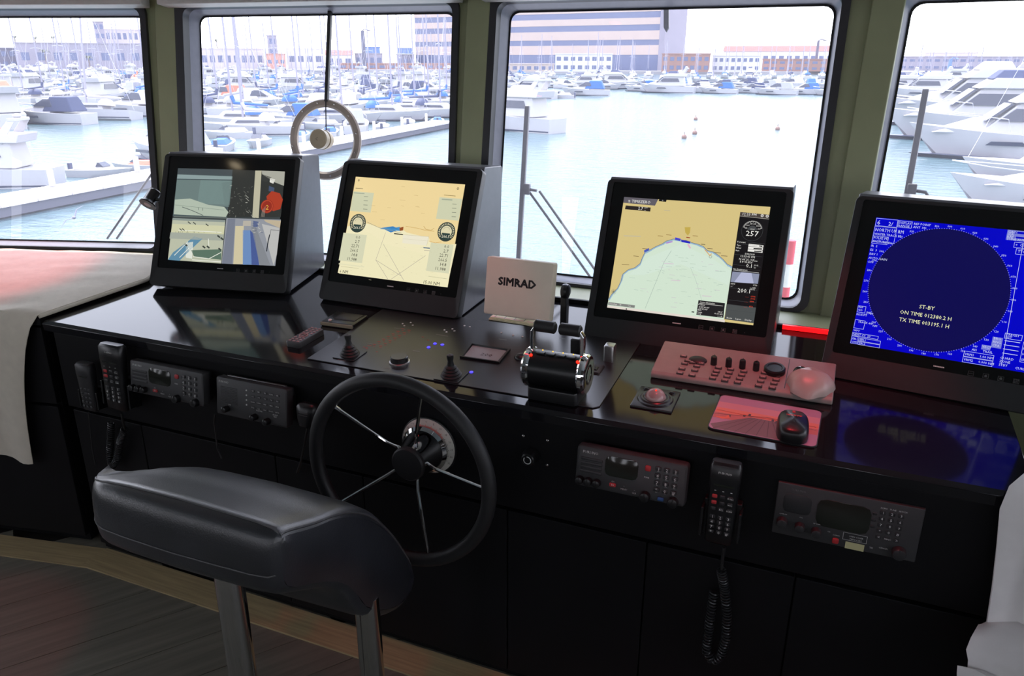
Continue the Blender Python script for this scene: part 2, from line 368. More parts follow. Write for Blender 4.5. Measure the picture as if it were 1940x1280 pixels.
# floor boards: dark stained planks run fore and aft at a slant, pale border board along the console foot
mat('plank', rgb(108, 104, 92), 0.5, var=0.25, vscale=7)
mat('border_wood', rgb(168, 148, 110), 0.5, var=0.18, vscale=22)
def wood_stretch(key, sc):
    m = MATS[key]; nt = m.node_tree
    nz = [n for n in nt.nodes if n.type == 'TEX_NOISE'][0]; t = [n for n in nt.nodes if n.type == 'TEX_COORD'][0]
    mp = nt.nodes.new('ShaderNodeMapping'); mp.inputs['Scale'].default_value = sc
    nt.links.new(t.outputs['Object'], mp.inputs[0]); nt.links.new(mp.outputs[0], nz.inputs['Vector'])
wood_stretch('border_wood', (0.25, 6, 1)); wood_stretch('plank', (6, 0.3, 1))
random.seed(3)
PW = 0.145; DIRA = R(-36)
cd, sd = math.cos(DIRA), math.sin(DIRA)
pm = {}
x = -2.9
for i in range(26):
    off = -1.9 + i*PW; y = -1.0 - random.random()*0.8
    while y < 2.3:
        L = random.choice((0.9, 1.2, 1.5))
        # along = slanted direction; keep those that lie in front of the console and within the room
        cx, cy = off*cd - (y+L/2)*sd*-1*-1 - 1.0, off*sd + (y+L/2)*cd
        if -3.2 < cx < 0.9 and -0.9 < cy < 1.75:
            if L not in pm:
                mm = MB(); mm.box(-PW/2+0.0012, PW/2-0.0012, -L/2+0.0012, L/2-0.0012, -0.018, -0.0008); pm[L] = mm.mesh('plank', 'plank', None)
            o = obj('plank', pm[L], floor, (cx, cy, -random.random()*0.0008), (0, 0, DIRA)); 
        y += L
bm_ = MB(); bm_.box(-2.03, 0.75, 1.355, 1.452, -0.012, 0.004); obj('border_board', bm_.mesh('border_board', 'border_wood', None), floor)
bm2 = MB(); bm2.box(-1.3, 0.0, -0.097, 0.0, -0.012, 0.004); obj('border_board', bm2.mesh('border_board', 'border_wood', None), floor, (-2.012, 1.4525, -0.0004), (0, 0, R(11.5)))
# ================================================================ console
def wkid(mb, name, mats, par, smooth=35, bevel=0.0, seg=2):    # world-space mesh put under a parent that may be moved or turned
    M = Matrix.LocRotScale(par.location, par.rotation_euler, None).inverted()
    return mb.xf(M).build(name, mats, par, smooth=smooth, bevel=bevel, seg=seg)
def top_box(mb, u0, u1, v0, v1, h0, h1, m=0):
    q = [top_pt(u, v, h) for h in (h0, h1) for (u, v) in ((u0,v0), (u1,v0), (u1,v1), (u0,v1))]
    return mb.add(q, [(0,3,2,1),(4,5,6,7),(0,1,5,4),(1,2,6,5),(2,3,7,6),(3,0,4,7)], m)
CL, CRX = -2.10, 0.40
con = thing('helm_console', 'long black helm console with sloping worktop and panelled front', 'console', (-0.85, 1.75, 0))
ct = MB(); prof = [(-0.006, -0.030), (-0.006, -0.007), (0.004, 0.0), (0.652, 0.0), (0.652, -0.030)]
ct.add([top_pt(x, v, h) for x in (CL, CRX) for v, h in prof], [(0,1,2,3,4)[::-1], (5,6,7,8,9)] + [(i, (i+1) % 5, 5+(i+1) % 5, 5+i) for i in range(5)])
wkid(ct, 'worktop', 'black_top', con, bevel=0.002)
lp = MB(); top_box(lp, CL, CRX, 0.640, 0.652, 0.0, 0.012); wkid(lp, 'back_lip', 'black_panel', con, bevel=0.002)
fp = MB(); fp.box(CL+0.03, CRX, 1.452, 1.470, 0.503, 0.742); wkid(fp, 'fascia_panel', 'black_panel', con, smooth=None, bevel=0.003)
seams = [CL+0.045, fas(300,1000)[0], fas(520,870)[0], fas(700,1100)[0], fas(960,1100)[0], fas(1223,1060)[0], fas(1503,1120)[0], CRX]
for a, b in zip(seams[:-1], seams[1:]):
    d = MB(); d.box(a+0.0015, b-0.0015, 1.4525, 1.470, 0.02, 0.494); wkid(d, 'door_panel', 'black_panel', con, smooth=None, bevel=0.002)
cc = MB(); cc.box(CL+0.05, CRX, 1.472, 2.08, 0.012, 0.74); wkid(cc, 'carcass', 'black_panel', con, smooth=None)
pl = MB(); pl.box(CL+0.06, CRX, 1.458, 1.475, 0.005, 0.03); wkid(pl, 'plinth', 'black_panel', con, smooth=None)
# small round lock under the worktop edge
lx, lz = fas(863, 755); lk = MB(); lk.lathe([(0.0075,0),(0.0075,0.003),(0.006,0.004),(0.004,0.004),(0.004,0.002),(0,0.002)], 20)
lk.build('lock', 'brushed', con, (lx+0.85, 1.4515-1.75, lz), (R(90),0,0))
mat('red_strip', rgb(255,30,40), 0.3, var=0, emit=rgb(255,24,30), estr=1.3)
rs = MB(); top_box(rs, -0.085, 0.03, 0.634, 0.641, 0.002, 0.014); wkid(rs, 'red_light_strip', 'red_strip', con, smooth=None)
# control plate let into the worktop
PX0, PX1, PV0, PV1 = -1.189, -0.418, 0.040, 0.425
cp = MB(); outl = [(PX0, PV0), (PX1-0.012, PV0), (PX1, PV0+0.012), (PX1, PV1), (PX0+0.0, PV1)]
n = len(outl); cp.add([top_pt(u, v, 0.0002) for u, v in outl] + [top_pt(u, v, 0.003) for u, v in outl], [tuple(range(n))[::-1], tuple(range(n, 2*n))] + [(i, (i+1) % n, n+(i+1) % n, n+i) for i in range(n)])
plate = wkid(cp, 'control_plate', 'black_plate', con, bevel=0.001)
def on_plate(mb, name, mats, u, v, h=0.003, yaw=0, **k):
    M = Matrix.LocRotScale(top_pt(u, v, h), Euler((TILT, 0, yaw)), None); Mi = Matrix.Translation(con.location).inverted()
    o = mb.build(name, mats, plate, **k); L = (Mi @ M); o.location = L.to_translation(); o.rotation_euler = L.to_euler(); return o
def at_top(px, py): return top_uv(px, py, 0.003)
for q in ((663, 672), (855, 712)):          # two rubber-booted joysticks
    u, v = at_top(*q); b = MB(); prof = [(0.026,0),(0.026,0.004),(0.022,0.007),(0.023,0.010),(0.018,0.014),(0.019,0.017),(0.014,0.021),(0.015,0.024),(0.009,0.029),(0.0065,0.040),(0.0085,0.050),(0.008,0.056),(0,0.058)]
    js = on_plate(b.lathe(prof, 20), 'joystick', 'black_rubber', u, v)
    bp = MB(); bp.prism(rrect(0.066, 0.066, 0.006), 0, 0.003); bp.build('base_plate', 'black_plastic', js, bevel=0.001)
u, v = at_top(757, 686); kb = MB().lathe([(0.023,0.004),(0.022,0.015),(0.020,0.017),(0,0.017)], 28); kn = on_plate(kb, 'dial_knob', 'black_plastic', u, v)
MB().lathe([(0.026,0),(0.026,0.0035),(0.024,0.0045),(0.021,0.0045)], 28).build('knob_ring', 'brushed', kn)
# backlit and printed marks on the plate
mat('led_blue', rgb(60, 60, 255), 0.3, var=0, emit=rgb(70, 60, 255), estr=2.2)
for q in ((824,651), (812,658), (838,653), (893,705)):
    u, v = at_top(*q); on_plate(MB().lathe([(0.0045,0),(0.0045,0.0015),(0.003,0.0022),(0,0.0024)], 14), 'button_lamp', 'led_blue', u, v)
mat('button_black', (0.02, 0.02, 0.022), 0.4, var=0)
bq = [(762+12*i, 613+8*i+ (6*(j)) , j) for i in range(0) for j in range(0)]
bset = [(763,613),(778,611),(766,617),(782,616),(842,625),(857,623),(846,629),(861,627),(880,617),(890,619),(950,630),(972,635),(990,638)]
for q in bset:
    u, v = at_top(*q); o = on_plate(MB().lathe([(0.0028,0),(0.0028,0.001),(0.002,0.0016),(0,0.0016)], 10), 'button', 'print_white', u, v)
tx = MB(); z0 = 0.0
def tx_at(px, py): u, v = at_top(px, py); return u, v
lab = MB()
def plate_line(px0, py0, px1, py1, w, m=0):
    a, b = tx_at(px0, py0), tx_at(px1, py1); d = Vector((b[0]-a[0], b[1]-a[1])); nrm = Vector((-d.y, d.x)).normalized()*w/2
    lab.add([top_pt(a[0]-nrm.x, a[1]-nrm.y, 0.0033), top_pt(b[0]-nrm.x, b[1]-nrm.y, 0.0033), top_pt(b[0]+nrm.x, b[1]+nrm.y, 0.0033), top_pt(a[0]+nrm.x, a[1]+nrm.y, 0.0033)], [(0,1,2,3)], m)
for a in ((747,621,768,624), (696,650,710,653), (826,633,849,637), (782,664,795,666), (945,642,960,644), (640,681,655,684), (838,716,852,718), (728,697,737,698), (1060,640,1071,642)): plate_line(*a, 0.0035)
random.seed(5)
for i in range(7):                              # two slanting rows of tiny lettered keys
    for j in range(2):
        px, py = 706+i*9+j*12, 652-i*5.0+j*3; plate_line(px, py, px+6, py+0.8, 0.004, 1); plate_line(px+1, py+3.5, px+5, py+4, 0.0025, 1)
for i in range(10):
    px, py = random.choice(((690,655), (805,640), (870,700), (905,690), (745,690), (700,662))); px += random.randint(-8, 12); py += random.randint(-4, 6); plate_line(px, py, px+4, py+0.6, 0.003, 1)
wkid(lab, 'plate_lettering', ['print_grey', 'print_red'], con, smooth=None)['kind'] = 'stuff'
# recessed readout
c4 = [at_top(*q) for q in ((871,678), (946,689), (967,664), (892,652))]
wl_ = MB(); qq = [top_pt(u, v, 0.0034) for u, v in c4]; qi = [Vector(p) for p in qq]; cen = sum(qi, Vector())/4
inn = [cen+(p-cen)*0.86 for p in qi]; dn = [p-TN*0.0026 for p in inn]
up_ = [p+TN*0.005 for p in qi]; upi = [cen+(p-cen)*0.90+TN*0.005 for p in qi]; upb = [cen+(p-cen)*0.86 for p in qi]
rim = MB(); rim.add(qi+up_+upi+upb, [(k*4+j, k*4+(j+1) % 4, (k+1)*4+(j+1) % 4, (k+1)*4+j) for k in range(3) for j in range(4)]); wkid(rim, 'readout_rim', 'black_plastic', con, smooth=None)
lc = MB(); lc.add([cen+(p-cen)*0.9+TN*0.0005 for p in qi], [(0,1,2,3)]); mat('lcd_grey', rgb(165, 174, 176), 0.25, var=0); wkid(lc, 'readout', 'lcd_grey', con, smooth=None)
u, v = at_top(921, 673); on_plate(MB().text('200', 0, -0.006, 0.016, 0.0012, 0, 'c'), 'readout_digits', 'dark_grey', u, v, smooth=None)
u, v = at_top(990, 678); on_plate(MB().sphere((0,0,0), 0.022, 18, 8, sc=(1,0.8,0.55), v0=0), 'rocker', 'black_plastic', u, v)
# toggle block and small switch plates to the right of the throttle
u, v = at_top(1155, 681); o = on_plate(pillow(0.026, 0.03, 0.042, 0.005), 'toggle', 'brushed', u, v)
u, v = at_top(1091, 672); on_plate(pillow(0.026, 0.014, 0.045, 0.003), 'switch_post', 'black_plastic', u, v)
u, v = at_top(1128, 700); sw = on_plate(pillow(0.034, 0.048, 0.005, 0.003), 'switch_plate', 'dark_grey', u, v)
MB().disc(0, 0, 0.003, 0.0055).build('switch_mark', 'print_grey', sw, smooth=None); pillow(0.016, 0.02, 0.004, 0.002).build('switch_button', 'black_plastic', sw, (0, -0.004, 0.004))

# ---------------------------------------------------------------- cabinets and cloths at both ends
WL = R(11.5); wa = Vector((-math.cos(WL), -math.sin(WL), 0)); wo = Vector((-math.sin(WL), math.cos(WL), 0))
WC = Vector((-2.106, 1.446, 0))
def wing(name, C, a, o, L, depth, label):
    t = thing(name, label, 'cabinet', C)
    b = MB(); q = lambda s, d, z: C + a*s + o*d + Vector((0,0,z))
    def bx(s0, s1, d0, d1, z0, z1):
        m = MB(); v = [q(s,d,z) for z in (z0,z1) for s, d in ((s0,d0),(s1,d0),(s1,d1),(s0,d1))]
        return m.add(v, [(0,3,2,1),(4,5,6,7),(0,1,5,4),(1,2,6,5),(2,3,7,6),(3,0,4,7)])
    wkid(bx(0.004, L, 0.02, depth, 0.005, 0.755), 'body', 'black_panel', t, smooth=None)
    wkid(bx(0.002, L, 0.0, depth, 0.757, 0.779), 'top', 'black_panel', t, smooth=None, bevel=0.002)
    for k in range(2): wkid(bx(0.006+k*L/2, L/2*(k+1)-0.006, 0.002, 0.018, 0.03, 0.494), 'door', 'black_panel', t, smooth=None, bevel=0.002)
    wkid(bx(0.006, L-0.006, 0.002, 0.018, 0.503, 0.75), 'fascia', 'black_panel', t, smooth=None, bevel=0.002)
    return t
wing('side_cabinet', WC, wa, wo, 0.75, 0.34, 'black side cabinet half hidden under pink-lit cloth')
WR = R(-12); ra = Vector((math.cos(WR), math.sin(WR), 0)); ro_ = Vector((-math.sin(WR), math.cos(WR), 0)); RC = Vector((0.412, 1.452, 0))
wing('side_cabinet', RC, ra, ro_, 0.75, 0.34, 'black side cabinet under white cloth beside radar monitor')
mat('cloth_cream', rgb(214, 206, 190), 0.85, spec=0.1, var=0.04, vscale=30, bump=0.25, bscale=60)
mat('cloth_white', rgb(222, 218, 216), 0.85, spec=0.1, var=0.03, vscale=30, bump=0.15, bscale=60)
def noise2(x, y): return math.sin(x*7.1+1.3*math.sin(y*5.3))*0.5 + math.sin(y*11.7+x*3.1)*0.3 + math.sin(x*23+y*17)*0.2
def solid_sheet(mb, grid, th):          # a sheet with thickness from a grid of points
    nr, nc = len(grid), len(grid[0]); G = [[Vector(p) for p in r] for r in grid]; top = []; bot = []
    for i in range(nr):
        for j in range(nc):
            a = G[min(i+1, nr-1)][j]-G[max(i-1, 0)][j]; b = G[i][min(j+1, nc-1)]-G[i][max(j-1, 0)]; nn = a.cross(b).normalized()
            top.append(G[i][j]); bot.append(G[i][j]-nn*th)
    k = nr*nc; f = []
    for i in range(nr-1):
        for j in range(nc-1):
            a = i*nc+j; f += [(a, a+nc, a+nc+1, a+1), (k+a, k+a+1, k+a+nc+1, k+a+nc)]
    for i in range(nr-1): f += [(i*nc, k+i*nc, k+(i+1)*nc, (i+1)*nc), (i*nc+nc-1, (i+1)*nc+nc-1, k+(i+1)*nc+nc-1, k+i*nc+nc-1)]
    for j in range(nc-1): f += [(j, j+1, k+j+1, k+j), ((nr-1)*nc+j, k+(nr-1)*nc+j, k+(nr-1)*nc+j+1, (nr-1)*nc+j+1)]
    return mb.add(top+bot, f)
# port cloth: rows from the back over the top, over the edge and down the front
cloth = thing('tablecloth', 'creased pale cloth over side cabinet, its front edge hanging down', 'cloth', (-2.5, 1.5, 0.78))
grid = []; NS = 40
Ltop = 1.15
def redge(t): # right edge of the cloth on the tabletop (t 0 front .. 1 back), with height
    pts = [(-2.112, 1.447, 0.789), (-2.085, 1.62, 0.803), (-2.062, 1.80, 0.815), (-2.12, 1.93, 0.822), (-2.26, 2.035, 0.826)]
    f = t*4; i = min(int(f), 3); f -= i; a, b = Vector(pts[i]), Vector(pts[i+1]); return a+(b-a)*f
for k in range(21):
    t = 1-k/20.0; e = redge(t); row = []
    for j in range(NS+1):
        s = (j/NS)**1.15*Ltop; p = e + wa*s*(1 if t < 0.8 else 1) + Vector((0, -0.10*s*t, 0))
        p.z += 0.004*noise2(s*2.2+t, t*3)*min(1, s*6+0.1) + 0.0055*abs(math.sin((s*9+t*5)+1.5*math.sin(t*9)))*min(1, s*5)
        row.append(p)
    grid.append(row)
lead = grid[-1]
for k in range(1, 15):
    f = k/14.0; row = []
    for j in range(NS+1):
        s = (j/NS)**1.15*Ltop; e = lead[j]; bottom = 0.478 + 0.012*math.sin(s*14+0.8)
        inx = (-0.105*f**0.7 - 0.018*math.sin(f*PI))*max(0, 1-s/0.7)
        p = e + wa*(-inx) + Vector((0, 0, -bottom*f)) - wo*(0.012 + 0.012*math.sin(s*34+f*0.8)*f + 0.010*min(1, f*5)); row.append(p)
    grid.append(row)
wkid(solid_sheet(MB(), grid, 0.0025), 'sheet', 'cloth_cream', cloth, smooth=60)
# thick hem along the right edge
hm = MB(); hp = [redge(t/10.0)+Vector((0.003, 0, -0.004)) for t in range(11)]; hm.tube(hp, 0.006, 8); wkid(hm, 'hem', 'cloth_cream', cloth)
# starboard cloth with a bulging lower fold
cl2 = thing('dust_cloth', 'white cloth hanging in folds over console end beside radar monitor', 'cloth', (0.6, 1.4, 0.78))
rows = []
LE = [(Vector((0.455, 1.66, 0.80)),), (Vector((0.42, 1.58, 0.796)),), (Vector((0.385, 1.50, 0.792)),), (Vector((0.352, 1.445, 0.788)),)]
edge = [p[0] for p in LE]
for (px, py, y) in ((1893,960,1.428), (1886,1030,1.425), (1878,1100,1.42), (1868,1168,1.412), (1850,1186,1.385), (1838,1206,1.36), (1831,1222,1.345), (1836,1240,1.335), (1834,1258,1.33), (1813,1264,1.32), (1811,1285,1.31), (1812,1340,1.30), (1815,1440,1.30)):
    edge.append(hit(px, py, (0, y, 0), (0, 1, 0)))
for i, e in enumerate(edge):
    row = []
    for j in range(25):
        s = j/24.0*0.62; hang = max(0, i-3)/13.0
        p = e + Vector((s, 0, 0)) + (Vector((0, -0.16*s, 0)))
        if i <= 3: p.z += 0.004*math.sin(s*25+i)
        else: p.y -= 0.016*math.sin(s*55+i*0.25)*min(1, hang*4+0.2)*(1 if i < 8 else 0.5) + (0.05*math.sin(min(1, s/0.3)*PI/2) if i > 7 else 0.0)
        if i > 7: p.z += 0.02*math.sin(s*11+i)*0.5 + 0.10*s*(1 if i < 12 else 0.4)
        row.append(p)
    rows.append(row)
wkid(solid_sheet(MB(), rows, 0.003), 'sheet', 'cloth_white', cl2, smooth=60)

# ================================================================ monitors
import numpy as np
def homog(src, dst):
    A = []; B = []
    for (x, y), (u, v) in zip(src, dst):
        A += [[x,y,1,0,0,0,-u*x,-u*y], [0,0,0,x,y,1,-v*x,-v*y]]; B += [u, v]
    h = np.linalg.solve(np.array(A, float), np.array(B, float)); return np.append(h, 1).reshape(3, 3)
SW, SH = 0.376, 0.301
class Scr(MB):                          # drawing on a display; points given where the photograph's survey put them
    def __init__(s, cor):
        super().__init__(); s.H = homog(cor, [(-SW/2, SH/2), (SW/2, SH/2), (SW/2, -SH/2), (-SW/2, -SH/2)]); s.mats = []; s.z = 0.0004
    def q(s, px, py): w = s.H @ np.array([px, py, 1.0]); return (float(w[0]/w[2]), float(w[1]/w[2]))
    def k(s, m):
        if m not in s.mats: s.mats.append(m)
        return s.mats.index(m)
    def up(s, d=0.00006): s.z += d; return s
    def P(s, pts, m): s.poly([s.q(*p) for p in pts], s.z, s.k(m)); return s
    def B(s, x0, y0, x1, y1, m):        # upright box between two surveyed corners
        a, b = s.q(x0, y0), s.q(x1, y1); s.rect(min(a[0],b[0]), min(a[1],b[1]), max(a[0],b[0]), max(a[1],b[1]), s.z, s.k(m)); return s
    def L(s, pts, w, m): s.line([s.q(*p) for p in pts], w, s.z, s.k(m)); return s
    def T(s, t, px, py, h, m, al='l', sx=1.0): x, y = s.q(px, py); s.text(t, x, y, h, s.z, s.k(m), al, sx); return s
    def U(s, x0, y0, x1, y1, m): s.rect(-SW/2+x0*SW, SH/2-y1*SH, -SW/2+x1*SW, SH/2-y0*SH, s.z, s.k(m)); return s   # fractions from the top left
    def UT(s, t, x, y, h, m, al='l', sx=1.0): s.text(t, -SW/2+x*SW, SH/2-y*SH, h, s.z, s.k(m), al, sx); return s
    def UF(s, x0, y0, x1, y1, m, w=0.0007): s.frame(-SW/2+x0*SW, SH/2-y1*SH, -SW/2+x1*SW, SH/2-y0*SH, w, s.z, s.k(m)); return s
    def UP(s, pts, m): s.poly([(-SW/2+x*SW, SH/2-y*SH) for x, y in pts], s.z, s.k(m)); return s
MT = R(23.7)
mat('monitor_case', (0.022, 0.022, 0.023), 0.33, spec=0.5, var=0.06, vscale=60, bump=0.03, bscale=900)
mat('monitor_side', (0.115, 0.117, 0.130), 0.28, spec=0.6, var=0.05, vscale=60, bump=0.03, bscale=900)
mat('monitor_glass', (0.004, 0.004, 0.004), 0.08, spec=0.45, var=0)
mat('icon_grey', (0.07, 0.07, 0.07), 0.5, var=0)
def monitor(label, cx, cy, cz, yaw, scr, name='marine_monitor'):
    # cx,cy,cz: centre of the picture area
    up = Vector((-math.sin(yaw)*math.sin(MT), math.cos(yaw)*math.sin(MT), math.cos(MT)))
    base = Vector((cx, cy, cz)) - up*0.2335
    t = thing(name, label, 'monitor', base, (0, 0, yaw), 'marine monitors on the console')
    s, c = math.sin(MT), math.cos(MT); X = 0.239
    body = MB(); FL = 0.430
    prof = [(0.0, -0.003), (FL*s, FL*c), (FL*s+0.006, FL*c+0.004), (FL*s+0.118, FL*c-0.004), (FL*s+0.124, FL*c-0.012), (0.272, 0.0165), (0.262, 0.0155)]
    body.prism([(y+0.012, z) for y, z in prof], -X+0.003, X-0.003, 'x'); body.build('housing', ['monitor_side'], t, smooth=30, bevel=0.003)
    fr = thing_part = MB()
    # front frame with rounded corners, its bottom bar flared towards the desk
    rot = (R(90)-MT, 0, 0)
    o = rrect(2*X, FL+0.004, 0.012, 4, 0, -0.0195); i1 = rrect(2*X-0.034, FL-0.062, 0.006, 4, 0, 0.006); n = len(o)
    lip = lambda y: 0.007 if y < -0.2 else 0.0
    rings = [[(x, y, -0.022) for x, y in o], [(x, y, -0.002+lip(y)) for x, y in o], [(x*0.996, y*0.996, 0.001+lip(y)) for x, y in o], [(x, y, 0.0015) for x, y in i1], [(x, y, -0.003) for x, y in i1]]
    fr.loft(rings, 0, caps=(True, False))
    org = up*0.2335; loc = Vector((0, 0.2335*s, 0.2335*c))
    frame = fr.build('front_frame', 'monitor_case', t, loc, rot, smooth=40)
    gl = MB(); gl.poly(rrect(2*X-0.032, FL-0.060, 0.006, 4, 0, 0.006), -0.0022); g = gl.build('front_glass', 'monitor_glass', t, loc, rot, smooth=None)
    pic = Scr.build(scr, 'display_picture', scr.mats, t, loc + Vector((0, -0.0022*0, 0)), rot, smooth=None)
    pic.location = Vector(loc) + Vector((0, 0.0022*c, -0.0022*s))
    # touch keys and the maker's plate under the picture
    ic = MB()
    for k, x in enumerate((0.062, 0.090, 0.118, 0.146)):
        ic.frame(x-0.0055, -0.1765, x+0.0055, -0.1665, 0.0007, 0)
        if k == 0: ic.rect(x-0.004, -0.1720, x+0.004, -0.1712, 0)
        elif k == 3: [ic.rect(x-0.004+0.003*a, -0.1750+0.0028*b, x-0.002+0.003*a, -0.1732+0.0028*b, 0) for a in range(3) for b in range(3)]
        else: ic.disc(x, -0.1715, 0.0028, 0, n=12); ic.line([(x-0.0035, -0.175), (x, -0.1685), (x+0.0035, -0.175)], 0.0006, 0)
    ic.disc(0.170, -0.1715, 0.001, 0, n=8)
    ic.build('touch_keys', 'icon_grey', t, pic.location + Vector((0, -0.0004*c, 0.0004*s)), rot, smooth=None)
    mk = MB(); x = -0.011
    for k in range(7): mk.rect(x, -0.1705, x+0.0024, -0.1678, 0); mk.rect(x, -0.1700, x+0.0031, -0.1694, 0); x += 0.0031
    mk.build('maker_plate', 'print_white', t, pic.location + Vector((0, -0.0004*c, 0.0004*s)), rot, smooth=None)
    return t
random.seed(11)
# ---- picture 1: four camera views
C1 = [(337,318), (540,325), (521,503), (318,492)]
s1 = Scr(C1); s1.B(337,318,521,503, ink(60,66,68))
s1.P([(337,318),(441,321),(430,413),(327,409)], ink(84,98,101)); s1.up(); s1.P([(337,318),(441,321),(440,332),(336,330)], ink(72,80,84)); s1.P([(336,330),(441,334),(440,340),(335,338)], ink(140,158,158)); s1.P([(335,340),(440,342),(434,392),(330,384)], ink(108,126,124)); s1.P([(380,341),(440,342),(435,388),(374,385)], ink(118,140,137))
s1.up(); s1.P([(331,378),(360,376),(395,388),(425,392),(433,402),(428,411),(329,406)], ink(176,188,172)); s1.up(); s1.L([(345,392),(362,398),(385,408)], 0.002, ink(90,100,96)); s1.L([(330,388),(425,398)], 0.0012, ink(130,144,132)); s1.L([(376,393),(376,398)],0.002,ink(110,122,112)); s1.L([(384,394),(384,399)],0.002,ink(110,122,112)); s1.L([(329,410),(430,413)], 0.004, ink(100,108,104))
# top right: engine room / winch
s1.z = 0.0004; s1.up(); s1.P([(441,321),(540,325),(532,411),(430,411)], ink(52,54,52)); s1.up()
s1.P([(484,323),(496,323),(490,413),(478,412)], ink(188,184,160)); s1.P([(496,323),(540,325),(538,352),(520,345),(497,330)], ink(170,170,158)); s1.P([(497,330),(515,336),(505,345),(495,342)], ink(58,60,58)); s1.P([(510,352),(520,356),(519,364),(509,362)], ink(70,84,110)); s1.P([(512,337),(522,340),(518,348),(511,345)], ink(225,224,215))
s1.up(); s1.P([(505,372),(515,362),(530,366),(536,378),(531,396),(518,400),(508,394)], ink(172,62,40)); s1.up()
cx, cy = s1.q(506, 391); s1.disc(cx, cy, 0.022, s1.z, s1.k(ink(148,48,34)), 24); s1.up(); s1.ring(cx, cy, 0.0175, 0.0195, s1.z, s1.k(ink(196,80,52)), 24); s1.up(); s1.T('2', 506, 397, 0.015, ink(235,190,80), 'c')
random.seed(2)
for k in range(46):
    px, py = random.randint(434, 476), random.randint(352, 408); s1.L([(px,py),(px+random.randint(-1,6),py+random.randint(-2,6))], 0.0012, ink(*random.choice(((150,150,142),(112,114,108),(190,190,180),(80,80,76)))))
for k in range(6): s1.L([(497+k*1.2, 398-k*1.5),(495+k*1.2, 411)], 0.0008, ink(150,140,130))
# bottom left: mooring deck
s1.z = 0.0005; s1.P([(327,413),(427,417),(419,499),(318,492)], ink(186,190,168)); s1.up(); s1.P([(327,413),(427,417),(426,421),(326,417)], ink(140,150,144)); s1.P([(326,424),(426,428),(424,444),(324,440)], ink(206,206,170)); s1.P([(323,440),(424,444),(422,456),(321,452)], ink(164,170,158)); s1.P([(318,492),(328,478),(350,462),(368,448),(384,452),(352,482),(340,494)], ink(96,140,166)); s1.P([(362,474),(420,472),(419,492),(368,486)], ink(92,116,100))
s1.P([(352,460),(366,458),(364,490),(352,488)], ink(222,226,214)); s1.up()
for a in (((330,484),(356,458)), ((340,488),(358,470)), ((364,492),(419,496)), ((366,486),(396,490),(419,478)), ((396,466),(395,452)), ((338,436),(420,440))): s1.L(a, 0.0022, ink(232,234,222))
for a in ((340,433),(345,433),(350,462),(384,466),(392,466),(414,470),(418,450),(412,446),(356,420),(366,421),(390,424)): s1.L([a,(a[0]+5,a[1]+4)], 0.005 if a[1]>440 else 0.003, ink(62,68,64))
for k in range(14): px = random.randint(330,420); s1.L([(px,441),(px+random.randint(-1,1),436+random.randint(0,4))], 0.001, ink(120,122,110))
# bottom right: side deck
s1.z = 0.0005; s1.P([(429,413),(532,416),(521,503),(420,499)], ink(146,150,158)); s1.up(); s1.P([(446,428),(462,428),(460,500),(442,500)], ink(206,196,162)); s1.P([(460,436),(474,436),(477,501),(460,501)], ink(108,140,188)); s1.P([(474,436),(482,444),(491,502),(476,501)], ink(74,92,148)); s1.P([(432,414),(446,414),(440,500),(421,499)], ink(120,126,140)); s1.P([(476,430),(484,428),(512,502),(492,502)], ink(132,136,142)); s1.P([(496,424),(530,432),(524,482),(518,503)], ink(186,186,184)); s1.P([(500,416),(532,418),(530,432),(503,420)], ink(190,176,150)); s1.up(); s1.P([(461,418),(476,418),(475,428),(460,428)], ink(182,176,164)); s1.P([(480,418),(490,420),(488,430),(480,430)], ink(92,104,140)); s1.L([(511,444),(508,456),(506,468),(505,476)], 0.0035, ink(40,44,52)); s1.L([(513,435),(531,437)], 0.0014, ink(90,90,94)); s1.L([(513,435),(512,444)], 0.0014, ink(90,90,94))
for k in range(12): px, py = random.randint(476,494), random.randint(416,440); s1.L([(px,py),(px+4,py+random.randint(-2,3))], 0.0012, ink(*random.choice(((70,80,110),(210,208,200)))))
monitor('marine monitor showing four ship camera views, turned towards the helm', -1.788, 1.904, 1.026, R(11.14), s1)
# ---- picture 2: pale chart with two gauges
C2 = [(672,333), (880,349), (848,544), (642,517)]
s2 = Scr(C2); s2.B(672,333,848,544, ink(238,214,156)); s2.up()
s2.P([(657,428),(690,422),(700,424),(716,430),(760,433),(770,440),(812,450),(818,466),(864,462),(850,530),(848,544),(642,517)], ink(240,232,192)); s2.up(); s2.P([(640,516),(657,436),(700,440),(730,462),(800,480),(846,543)], ink(238,231,190)); s2.up()
s2.P([(718,433),(757,437),(757,429),(740,432),(728,430)], ink(80,150,200)); s2.P([(722,431),(740,440),(757,434),(744,428)], ink(60,130,190)); s2.up(); s2.L([(695,420),(716,430),(740,436),(760,441)], 0.0012, ink(150,150,130)); s2.L([(746,442),(763,444)], 0.003, ink(20,30,30)); s2.P([(756,431),(764,429),(763,436),(757,437)], ink(150,80,40))
s2.P([(763,444),(812,448),(808,465),(762,460)], ink(236,230,206)); s2.up(); s2.L([(763,444),(812,448),(808,465)], 0.0007, ink(190,180,150)); s2.L([(763,452),(810,456)], 0.0005, ink(200,190,160))
for a in (((730,440),(712,492),(735,528)), ((726,462),(765,530)), ((806,484),(742,528)), ((712,492),(760,522)), ((801,468),(812,470)), ((803,474),(815,475))): s2.L(a, 0.0009, ink(150,140,140))
s2.L([(802,469),(814,470)], 0.003, ink(70,100,130)); s2.L([(768,428),(790,432),(806,436),(822,438)], 0.0012, ink(200,160,90)); s2.L([(802,428),(806,434),(816,436),(822,432)], 0.0012, ink(190,150,80)); s2.L([(812,456),(824,460),(836,458)], 0.0012, ink(210,160,90))
